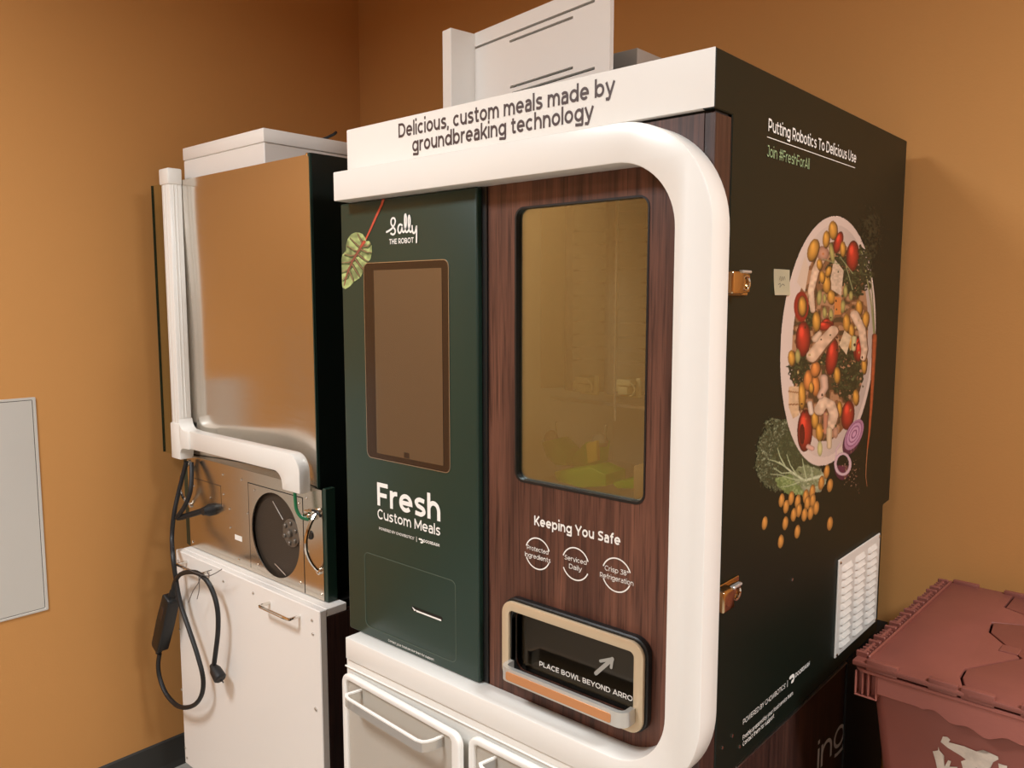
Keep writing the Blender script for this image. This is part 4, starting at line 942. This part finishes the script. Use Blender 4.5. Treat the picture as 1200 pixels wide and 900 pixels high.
for i in range(n+1):
    a = i/n; col_ = []
    for j in range(n+1):
        b = j/n; k_ = min(1, max(0, (b-.38)/.57)); d = MIRROR_DENT*math.sin(PI*a)*(1-k_*k_*(3-2*k_))
        col_.append(t_.verts.new((LX0+.012+(LX1-LX0-.012)*a, YB2+d, ZS+.002+(LZ1-.003-ZS-.002)*b)))
    rows_.append(col_)
for i in range(n):
    for j in range(n): t_.faces.new((rows_[i][j], rows_[i+1][j], rows_[i+1][j+1], rows_[i][j+1]))
obj('upper_back_sheet', t_, M_steel, vm2)
bm = B(); box(bm, LX1, LX1+.004, YB2-.001, YB2+.010, ZS, LZ1, .0005, 1); obj('corner_strip', bm, M_green, vm2)
bm = B(); lathe(bm, [(.004, 0), (.004, .003), (.0005, .004)], (LX1-.003, YB2-.001, LZ1-.004), 1, 10, -1); obj('screw', bm, M_chrome, vm2)
# lower service panel with fan opening
fc = (-1.779, .902); fr_ = .110
lx1 = -1.5715
bm = B(); prism(bm, [(-2.232, LZ0+.002), (lx1, LZ0+.002), (lx1, ZS), (-2.232, ZS)], 1, YB2-.006, YB2-.003, holes=[arc(fc[0], fc[1], fr_, 0, 352, 44)])
box(bm, -2.231, lx1-.03, YB2-.0029, YB2+.058, ZS-.0015, ZS+.0005)
lp = obj('service_panel', bm, M_steel2, vm2)
bm = B(); box(bm, lx1, -1.5590, YB2-.004, YB2+.024, LZ0+.001, ZS+.004, .001, 1); obj('green_flange', bm, M_green, vm2)
bm = B(); box(bm, -2.262, -2.233, YB2-.003, YB2+.02, LZ0+.001, ZS, .001, 1); obj('green_flange', bm, M_green, vm2)
bm = B(); prism(bm, arc(fc[0], fc[1], fr_+.01, 0, 352, 44), 1, YB2+.006, YB2+.010); fm = obj('fan_filter', bm, M_fan, vm2)
bm = B(); hub = (-1.718, .918)
lathe(bm, [(.036, 0), (.036, .004), (.030, .006), (.0001, .006)], (hub[0], YB2+.006, hub[1]), 1, 24, -1)
for k in range(6):
    a = 2*PI*k/6+.4; lathe(bm, [(.006, 0), (.006, .006), (.004, .008), (.0001, .008)], (hub[0]+.026*math.cos(a), YB2+.003, hub[1]+.026*math.sin(a)), 1, 10, -1)
lathe(bm, [(.010, 0), (.010, .008), (.005, .012), (.0001, .012)], (hub[0], YB2+.002, hub[1]), 1, 12, -1)
obj('fan_hub', bm, plain('hub_grey', (112, 104, 94), .4, metal=.5), fm)
for a, b in (((-1.80, .985), (-1.755, .945)), ((-1.80, .82), (-1.75, .80))):
    bm = B(); tube(bm, [(a[0], YB2+.004, a[1]), (b[0], YB2+.004, b[1])], .0012, 6); obj('guard_wire', bm, M_alu, fm)
for pts in ([(-1.9005, 1.0206), (-1.6510, 1.0206)], [(-1.6510, 1.0206), (-1.6510, LZ0+.004)]):
    (xa, za), (xb, zb_) = pts; bm = B(); box(bm, min(xa, xb)-.001, max(xa, xb)+.001, YB2-.0066, YB2-.006, min(za, zb_)-.001, max(za, zb_)+.001); obj('panel_seam', bm, M_dark, lp)
for pts in ([(-2.204, .989), (-2.044, .989)], [(-2.044, .989), (-2.044, .928)], [(-1.9005, 1.0206), (-1.9005, .79)]):
    (xa, za), (xb, zb_) = pts; bm = B(); box(bm, min(xa, xb)-.0006, max(xa, xb)+.0006, YB2-.0063, YB2-.006, min(za, zb_)-.0006, max(za, zb_)+.0006); obj('panel_seam', bm, M_dark, lp)
bm = B()
for px, py in ((261, 556), (227, 569), (262, 579), (269, 596), (270, 618), (290, 601), (283, 562), (298, 574), (226, 635), (280, 656), (302, 662), (352, 683), (350, 590), (246.5, 583), (377, 697), (359, 584)):
    p = at(px, py, 1, YB2-.006); screw(None, (p[0], YB2-.006, p[2]), 1, -1, .0035, lp)
bm = B(); p = at(279.5, 630.5, 1, YB2-.006); box(bm, p[0]-.018, p[0]+.018, YB2-.0066, YB2-.006, p[2]-.007, p[2]+.007); obj('rating_label', bm, M_ink_white, lp)
bm = B(); p = at(364, 627, 1, YB2-.006); lathe(bm, [(.011, 0), (.011, .002), (.009, .003), (.0001, .0015)], (p[0], YB2-.006, p[2]), 1, 16, -1); obj('hole_plug', bm, M_black, lp)
def bow_handle(x, z0, z1, depth):
    bm = B(); P = [(x, YB2-.006-depth*math.sin(PI*t)**.8, z0+(z1-z0)*t) for t in np.linspace(0, 1, 15)]
    tube(bm, P, .0048, 8); 
    for z in (z0, z1): lathe(bm, [(.009, 0), (.009, .004), (.005, .006)], (x, YB2-.006, z), 1, 12, -1)
    obj('bow_handle', bm, M_chrome, vm2)
bow_handle(-1.588, .852, .998, .036); bow_handle(-2.222, .905, 1.030, .030)
tb = at(363, 605, 1, YB2-.01)
bm = B(); box(bm, tb[0]-.018, tb[0]+.016, YB2-.016, YB2-.006, tb[2]-.008, tb[2]+.014, .002, 1)
for dx in (-.010, .008): lathe(bm, [(.005, 0), (.005, .006), (.0001, .008)], (tb[0]+dx, YB2-.016, tb[2]+.004), 1, 10, -1)
obj('earth_terminal', bm, M_chrome, vm2)
bm = B(); gy = 1.068
P = [at(345, 570, 1, gy), at(346, 585, 1, gy), at(347.5, 597, 1, gy), at(353, 606, 1, gy+.005), at(362, 609, 1, 1.086)]
tube(bm, catmull(P, 6), .0042, 8); obj('earth_wire', bm, M_grn_wire, vm2)
bm = B(); P = [at(366, 598, 1, 1.088), at(372, 600, 1, 1.085), at(376, 606, 1, 1.088)]; tube(bm, catmull(P, 5), .003, 6); obj('black_lead', bm, M_rubber, vm2)
# white cable duct: vertical run, elbow, horizontal run and drop
DXR, DY0 = -2.2042, 1.064
def duct_box(bm, x0, x1, z0, z1, y0=DY0, y1=YB2-.0005, bev=.004): box(bm, x0, x1, y0, y1, z0, z1, bev, 2)
xl_ = at(196.5, 218, 1, DY0)[0]; wD = DXR-xl_; xl_ = DXR-.048; 
bm = B(); duct_box(bm, xl_, DXR, 1.13, 1.825)
dct = obj('cable_duct', bm, M_white, vm2)
bm = B()
for fx in (.3, .62): box(bm, xl_+(DXR-xl_)*fx-.0012, xl_+(DXR-xl_)*fx+.0012, DY0-.0012, DY0+.001, 1.14, 1.82, .0005, 1)
for fy in (.3, .55): box(bm, DXR-.001, DXR+.0012, DY0+(YB2-DY0)*fy-.001, DY0+(YB2-DY0)*fy+.001, 1.14, 1.82, .0005, 1)
obj('duct_ridge', bm, M_white, dct)
bm = B(); duct_box(bm, xl_-.004, DXR+.003, 1.818, 1.862, DY0-.004); obj('duct_cap', bm, M_white, dct)
hz0, hz1 = 1.0835, 1.1350
bm = B(); duct_box(bm, xl_-.003, DXR+.004, 1.046, 1.150, DY0-.004)
prism(bm, [(DXR+.003, 1.15)]+arc(DXR+.033, 1.163, .03, 180, 270, 6)+[(DXR+.06, 1.132), (DXR+.06, 1.083)]+arc(DXR+.025, 1.060, .022, 90, 180, 5), 1, DY0-.004, YB2-.0005, .003, 2)
obj('duct_elbow', bm, M_white, dct)
bm = B(); ex = -1.6125
outl = [(DXR+.055, hz0), (DXR+.055, hz1)] + arc(ex-.045, hz1-.045, .045, 90, 0, 8) + [(ex, 1.041), (ex-.076, 1.041)] + arc(ex-.076-.032, hz0-.032, .032, 0, 90, 6)
prism(bm, outl, 1, DY0-.002, YB2-.0075, .004, 2); obj('duct_arm', bm, M_white, dct)
# glass leaf standing out beside the duct
gT, gB = at(178, 218, 1, 1.115), at(192, 529, 1, 1.115)
bm = B(); box(bm, gT[0]+.003, LX0-.001, 1.113, 1.118, gB[2], gT[2]); sg = obj('side_glass', bm, M_glass_sheet, vm2)
bm = B(); box(bm, gT[0], gT[0]+.003, 1.112, 1.119, gB[2], gT[2]); obj('glass_edge', bm, M_glass_edge, sg)
# inlet cable gland
bm = B(); g0, g1 = at(240, 598, 1, YB2-.02), at(213, 606, 1, YB2-.045)
tube(bm, catmull([(g0[0]+.02, YB2-.006, g0[2]+.004), g0, (np.array(g0)+g1)/2, g1], 4), .0085, 10)
lathe(bm, [(.017, 0), (.017, .012), (.013, .02), (.011, .03)], (g0[0]+.018, YB2-.006, g0[2]+.003), 1, 14, -1)
obj('cable_gland', bm, M_rubber, vm2)

# base under the turned machine
b2 = thing('base_cabinet', 'plain white board front base cabinet with wire pull handles under the turned machine', 'cabinet', (-1.88, 1.45, 0))
CX0, CX1, CZ0, CZ1 = -2.2385, -1.5305, .123, .7783
bm = B(); box(bm, CX0, CX1, YC2, YC2+.02, CZ0, CZ1, .002, 1)
fp = obj('front_board', bm, M_cab, b2)
bm = B(); box(bm, CX0+.002, CX1-.002, YC2+.0205, YB2+.03, CZ1-.02, CZ1-.0003, .0015, 1); obj('top_ledge', bm, M_cab, b2)
bm = B(); box(bm, CX1-.020, CX1+.0, YC2+.0205, 1.86, CZ0, CZ1-.021); obj('side_panel', bm, M_wood_dark, b2)
bm = B(); box(bm, CX0+.004, CX0+.022, YC2+.0205, 1.86, CZ0, CZ1-.021); obj('side_panel', bm, M_black, b2)
bm = B(); box(bm, CX0+.022, CX1-.021, YC2+.03, 1.86, CZ0, CZ0+.02); box(bm, CX0+.022, CX1-.021, YB2+.031, 1.86, CZ1-.02, CZ1-.0005); box(bm, CX0+.022, CX1-.021, 1.85, 1.86, CZ0+.02, CZ1-.02); obj('carcass', bm, M_black, b2)
bm = B(); box(bm, -2.255, -1.565, YB2-.0025, YB2+.003, CZ1+.0001, CZ1+.0018); obj('black_gasket', bm, M_black, vm2)
def wire_pull(a, b):
    p, q = at(*a, 1, YC2), at(*b, 1, YC2); z = (p[2]+q[2])/2; d = .030; r = .006
    P = [(p[0], YC2, z), (p[0], YC2-d+r, z), (p[0]+r*.3, YC2-d+r*.3, z), (p[0]+r, YC2-d, z), (q[0]-r, YC2-d, z), (q[0]-r*.3, YC2-d+r*.3, z), (q[0], YC2-d+r, z), (q[0], YC2, z)]
    bm = B(); tube(bm, P, .0042, 10); obj('pull_handle', bm, M_chrome, fp)
wire_pull((316, 707.5), (351, 721)); wire_pull((219, 660), (245, 668))
bm = B()
for px, py in ((297, 695), (262, 681), (366, 727), (367, 743), (370, 830.5), (371, 832), (209, 657), (211, 738), (213, 808), (217.5, 876), (219.5, 888), (245, 676)):
    p = at(px, py, 1, YC2); screw(None, (p[0], YC2, p[2]), 1, -1, .004, fp, M_alu)
for x in (CX0+.06, CX1-.07):
    for y in (1.13, 1.80):
        bm = B(); box(bm, x-.03, x+.03, y-.03, y+.03, .115, .1228); box(bm, x-.02, x-.014, y-.015, y+.02, .046, .115); box(bm, x+.014, x+.02, y-.015, y+.02, .046, .115)
        cs = obj('caster', bm, M_alu, b2)
        bm = B(); lathe(bm, [(.02, -.012), (.048, -.012), (.05, -.008), (.05, .008), (.048, .012), (.02, .012)], (x, y, .0505), 0, 20); obj('wheel', bm, M_rubber, cs)

# white housing with lid on the turned machine
hx0, hx1 = -2.252, -1.8295
hb = thing('storage_box', 'shallow white metal box with a lid lying on the turned machine', 'box', (-2.04, 1.5, LZ1))
bm = B(); box(bm, hx0+.002, hx1-.002, 1.132, 1.84, LZ1+.0003, 1.8925, .002, 1); obj('body', bm, M_cap, hb)
bm = B(); box(bm, hx0, hx1, 1.13, 1.842, 1.8932, 1.928, .003, 2); obj('lid', bm, M_cap, hb)
pA, pB = at(384, 162, 0, -1.86), at(394, 155, 0, -1.86)
wl = [(pA[0]-.16, pA[1]-.05, 1.9324), (pA[0]-.08, pA[1]-.03, 1.9324), (pA[0]-.03, pA[1]-.01, 1.9326), tuple((pA+pB)/2), tuple(pB)]
bm = B(); tube(bm, catmull(wl, 6), .004, 8); tag(obj('cable', bm, M_rubber), 'short black cable end poking up behind the lid of the white metal box', 'cable')

# power cord with inline breaker, looped in front of the white board
pc = thing('power_cord', 'black power cord with inline breaker box and plug looped over the white board front', 'cord', (-2.2, 1.03, .2))
yc = 1.014
path = [at(218.5, 541, 1, 1.078), at(215.6, 552, 1, 1.075), at(209.5, 576, 1, 1.062), at(204, 602, 1, 1.045), at(201.5, 630, 1, 1.035), at(203, 655, 1, yc), at(207, 684, 1, yc), at(212, 709, 1, yc), at(221, 736, 1, yc), at(231.5, 768, 1, yc),
        at(238, 795, 1, yc), at(236, 815, 1, yc), at(226, 827, 1, yc), at(210, 828, 1, yc), at(196, 815, 1, yc), at(188, 797, 1, yc), at(185.3, 780, 1, yc), at(187, 766, 1, yc)]
bm = B(); tube(bm, catmull(path, 7), .0064, 10)
lp2 = [at(202.5, 694, 1, yc), at(205, 682, 1, yc), at(211, 673.5, 1, yc-.004), at(220, 670.5, 1, yc-.006), at(231, 671.5, 1, yc-.006), at(242, 680, 1, yc-.004), at(250, 695, 1, yc), at(255, 715, 1, yc), at(255.5, 738, 1, yc), at(253, 762, 1, yc), at(250.5, 780, 1, yc)]
tube(bm, catmull(lp2, 7), .0064, 10)
lp3 = [at(224.5, 542, 1, 1.080), at(224.5, 560, 1, 1.07), at(222.5, 578, 1, 1.06), at(216, 594, 1, 1.052), at(208, 606, 1, 1.048), at(212, 607, 1, 1.055)]
cb = obj('cable', bm, M_rubber, pc)
bm = B(); tube(bm, catmull(lp3, 7), .0064, 10); obj('inlet_lead', bm, M_rubber, vm2)
# breaker box: rounded slab along its own axis
a, b = Vector(at(200.5, 701, 1, yc)), Vector(at(187.5, 757, 1, yc)); ax = (b-a).normalized(); sx = ax.cross(Vector((0, 1, 0))).normalized(); L_ = (b-a).length
bm = B(); prism(bm, [(-.021, 0), (-.015, -.008), (.015, -.008), (.021, 0), (.024, L_*.5), (.021, L_), (.013, L_+.008), (-.013, L_+.008), (-.021, L_), (-.024, L_*.5)], 2, -.018, .018, .005, 3)
mm = Matrix(((sx.x, ax.x, 0, a.x), (sx.y, ax.y, -1, a.y), (sx.z, ax.z, 0, a.z), (0, 0, 0, 1)))
bmesh.ops.transform(bm, matrix=mm, verts=bm.verts); obj('breaker_box', bm, M_black, pc)
bm = B(); prism(bm, rrect(-.008, .008, .03, .075, .004, 3), 2, .017, .0195, .001, 1); bmesh.ops.transform(bm, matrix=mm, verts=bm.verts); obj('breaker_button', bm, plain('brown_black', (44, 28, 24), .35), pc)
bm = B(); tube(bm, [a-ax*.028, a-ax*.004], [.008, .011], 10); tube(bm, [b+ax*.004, b+ax*.028], [.011, .008], 10); obj('strain_relief', bm, M_rubber, pc)
bm = B(); p, q = Vector(at(250, 781, 1, yc)), Vector(at(258, 795, 1, yc)); d = (q-p).normalized()
tube(bm, [p-d*.006, p+d*.002, p+d*.012, q, q+d*.004], [.008, .010, .015, .017, .013], 12)
for s in (-1, 1): tube(bm, [q+d*.002+Vector((.006*s, 0, 0)), q+d*.012+Vector((.006*s, 0, 0))], .0018, 6, mi=0)
obj('plug', bm, M_rubber, pc)
bm = B()
for pts in ([(214, 664), (222, 668), (232, 672), (243, 675), (252, 672), (260, 667)], [(236, 674), (232, 684), (226, 693), (221, 706)], [(233, 676), (233.5, 690), (231, 702)], [(246, 675), (243, 670), (248, 668)]):
    tube(bm, catmull([at(u, v, 1, yc-.012) for u, v in pts], 5), .0012, 5)
obj('twist_tie', bm, plain('tie_wire', (92, 86, 84), .5), pc)

# access panel set in the left wall
ap = thing('access_panel', 'grey metal access panel set flush in the orange side wall', 'panel', (XL, .40, .627))
bm = B(); ringprism(bm, rrect(.02, .777, .624, 1.233, .002, 1), rrect(.026, .769, .631, 1.226, .002, 1), 0, XL, XL+.004, .001, 1); obj('frame', bm, M_panel, ap)
bm = B(); box(bm, XL, XL+.0028, .0275, .7675, .6325, 1.2245, .0008, 1); obj('door', bm, M_panel, ap)
bm = B(); box(bm, XL, XL+.0012, .0262, .7688, .6312, 1.2258); obj('gap', bm, M_dark, ap)

# ------------------------------------------------------------------ brown lidded tote
TX, TY, TH, TW, TL = -.224, 1.592, .300, .196, .263     # centre, height, half width, half length
def make_tote(z, label):
    t = thing('tote', label, 'tote', (TX, TY, z), math.radians(-1.2), None)
    bm = B()      # tapering body, hollow
    def loop(w, l, r=.02): return rrect(-w, w, -l, l, r, 4)
    lv = [(TW-.050, TL-.055, 0.0), (TW-.022, TL-.022, TH-.028), (TW-.020, TL-.020, TH-.012), (TW-.026, TL-.026, TH-.012), (TW-.054, TL-.060, .006)]
    rings = [[bm.verts.new((x, y, zz)) for x, y in loop(w, l)] for w, l, zz in lv]
    n = len(rings[0])
    for i in range(len(rings)-1):
        for k in range(n): bm.faces.new((rings[i][k], rings[i][(k+1) % n], rings[i+1][(k+1) % n], rings[i+1][k]))
    bm.faces.new(rings[0]); bm.faces.new(rings[-1])
    body = obj('body', bm, M_tote, t, local=True)
    bm = B()      # hanging rim with the wavy hand hold at each short end
    yf = -TL+.006
    for sgn in (-1, 1):
        lo = []
        N = 40
        for k in range(N+1):
            x = -TW+.040+(2*TW-.08)*k/N; s = (x+TW-.040)/(2*TW-.08)
            zz = TH-.048 - (.012*(.5-.5*math.cos(2*PI*min(1, max(0, (s-.22)/.56)))) + .004*math.sin(s*40) if .2 < s < .8 else 0)
            lo.append((x, zz))
        prism(bm, lo+[(TW-.040, TH-.012), (-TW+.040, TH-.012)], 1, sgn*yf-.0025, sgn*yf+.0025, .0008, 1)
    for sx_ in (-1, 1):
        box(bm, sx_*(TW-.009)-.003, sx_*(TW-.009)+.003, -TL+.03, TL-.03, TH-.042, TH-.012, .001, 1)
    ringprism(bm, rrect(-TW+.002, TW-.002, -TL+.002, TL-.002, .018, 5), rrect(-TW+.026, TW-.026, -TL+.026, TL-.026, .015, 5), 2, TH-.018, TH-.012, .001, 1)
    obj('rim', bm, M_tote, t, local=True)
    # corner brackets with ribs
    for sx_ in (-1, 1):
        for sy_ in (-1, 1):
            x0 = sx_*(TW-.004); x1 = sx_*(TW-.040); ya = sy_*(TL-.004); yb = sy_*(TL-.020)
            xa, xb = min(x0, x1), max(x0, x1); y0, y1 = min(ya, yb), max(ya, yb)
            bm = B(); box(bm, xa, xa+.003, y0, y1, TH-.058, TH-.018, .001, 1); box(bm, xb-.003, xb, y0, y1, TH-.058, TH-.018, .001, 1)
            box(bm, xa+.012, xa+.014, y0, y1, TH-.056, TH-.018); box(bm, xa+.021, xa+.023, y0, y1, TH-.056, TH-.018)
            box(bm, xa, xb, y0, y1, TH-.061, TH-.058, .001, 1); yy = yb; box(bm, xa+.003, xb-.003, yy-.001, yy+.001, TH-.058, TH-.018); obj('corner_bracket', bm, M_tote, t, local=True)
    # two flaps with interlocking fingers
    rz = math.radians(1.2)
    def loc(u, v):
        p = at(u, v, 2, .905); d = p[:2]-np.array((TX, TY)); return (d[0]*math.cos(rz)-d[1]*math.sin(rz), d[0]*math.sin(rz)+d[1]*math.cos(rz))
    zig = [loc(1130, 815), loc(1126.5, 793), loc(1131.8, 783.4), loc(1196.5, 771), loc(1159.8, 740.5), loc(1163, 729)]
    dx = zig[3][0]-zig[2][0]
    zig = [(zig[0][0], -TL)] + zig[1:] + [(zig[5][0]+dx, zig[5][1]+.03), (zig[5][0]+dx*.9, zig[5][1]+.075), (zig[5][0], zig[5][1]+.10), (zig[5][0], TL)]
    g = .0018
    for sgn, nm in ((-1, 'lid_flap'), (1, 'lid_flap')):
        bm = B()
        if sgn < 0: out = [(-TW, TL), (-TW, -TL)] + [(x-g, y) for x, y in zig]
        else: out = [(TW, -TL), (TW, TL)] + [(x+g, y) for x, y in zig[::-1]]
        prism(bm, out, 2, TH-.0085, TH, .0022, 2)
        fl = obj(nm, bm, M_tote_lid, t, local=True)
        # raised lips along the short ends
        ends = ((-TW+.022, -.125), (-.080, -.038)) if sgn < 0 else ((-.034, .012), (.045, TW-.022))
        for s2 in (-1, 1):
            for a, b in ends:
                bm = B(); box(bm, a, b, s2*(TL-.0065)-.006, s2*(TL-.0065)+.006, TH-.012, TH+.0065, .0022, 2); obj('end_lip', bm, M_tote_lid, fl, local=True)
        bm = B()      # hinge knuckles along the long edge
        x = sgn*(TW-.008)
        box(bm, min(x-sgn*.014, x-sgn*.010), max(x-sgn*.014, x-sgn*.010), -TL+.02, TL-.015, TH-.001, TH+.006, .0015, 1)
        for k in range(6):
            y0 = -TL+.022+k*.083
            box(bm, x-.010, x+.010, y0, y0+.006, TH-.002, TH+.009, .0015, 1); box(bm, x-.010, x+.010, y0+.058, y0+.064, TH-.002, TH+.009, .0015, 1)
            for j in range(3): box(bm, x-.009, x+.009, y0+.016+j*.013, y0+.019+j*.013, TH-.002, TH+.006, .0008, 1)
            tube(bm, [(x, y0+.002, TH+.003), (x, y0+.062, TH+.003)], .0032, 8)
            box(bm, x-sgn*.002-.004, x-sgn*.002+.004, y0+.066, y0+.080, TH-.002, TH+.004, .001, 1)
        obj('hinge', bm, M_tote_lid, fl, local=True)
    bm = B()
    a, b = zig[3], zig[4]
    box(bm, zig[3][0]-.034, zig[3][0]-.006, zig[3][1]+.006, zig[3][1]+.036, TH-.001, TH+.002, .001, 1)
    obj('finger_tab', bm, M_tote_lid, t, local=True)
    return t
tt = make_tote(.605, 'topmost terracotta plastic tote with a torn paper label, beside the vending machine')
# torn label on the near face
def face_y(z):  # near face of the tapering body
    return -TL+.055+(z/(TH-.028))*(.022-.055)
rz = math.radians(1.2)
def lf(u, v):
    p = at(u, v, 1, TY-TL+.030); d = p-np.array((TX, TY, .605)); x = d[0]*math.cos(rz)-d[1]*math.sin(rz)
    return x, d[2]
bm = B(); S7 = 1200/140
def rag(pts, lift):
    P = [lf(1060+u/S7, 800+v/S7) for u, v in pts]
    vs = [bm.verts.new((x, face_y(z)-lift, z)) for x, z in P]; f = bm.faces.new(vs)
rag([(360, 600), (385, 540), (430, 545), (460, 575), (440, 600), (600, 640), (720, 690), (830, 720), (850, 700), (790, 672), (940, 740), (945, 770), (890, 800), (860, 860), (780, 920), (700, 850), (560, 740), (430, 660)], .0012)
rag([(275, 700), (330, 690), (335, 650), (345, 690), (390, 745), (375, 770), (390, 860), (430, 790), (460, 800), (440, 860), (520, 860), (560, 960), (330, 980), (300, 800)], .0014)
rag([(940, 810), (1000, 830), (1030, 835), (1035, 960), (960, 960), (945, 850)], .0012)
rag([(560, 800), (640, 770), (700, 830), (740, 960), (600, 980)], .0010)
bmesh.ops.triangulate(bm, faces=bm.faces[:])
obj('torn_label', bm, M_paper, tt, local=True, smooth=False)
# the totes that carry it
def copy_tree(o, parent=None):
    c = o.copy(); C.objects.link(c)
    if parent is not None: c.parent = parent
    for ch in [k for k in bpy.data.objects if k.parent == o]: copy_tree(ch, c)
    return c
for z, lab in ((.3025, 'terracotta tote in the middle of the stack'), (0.0, 'terracotta tote on the floor at the foot of the stack')):
    c = copy_tree(tt); c.location.z = z; c['label'] = lab
    for ch in [k for k in c.children if k.name.startswith('torn_label')]: bpy.data.objects.remove(ch)
for o in bpy.data.objects:
    if o.name.split('.')[0] == 'tote': o['group'] = 'stacked lidded totes'
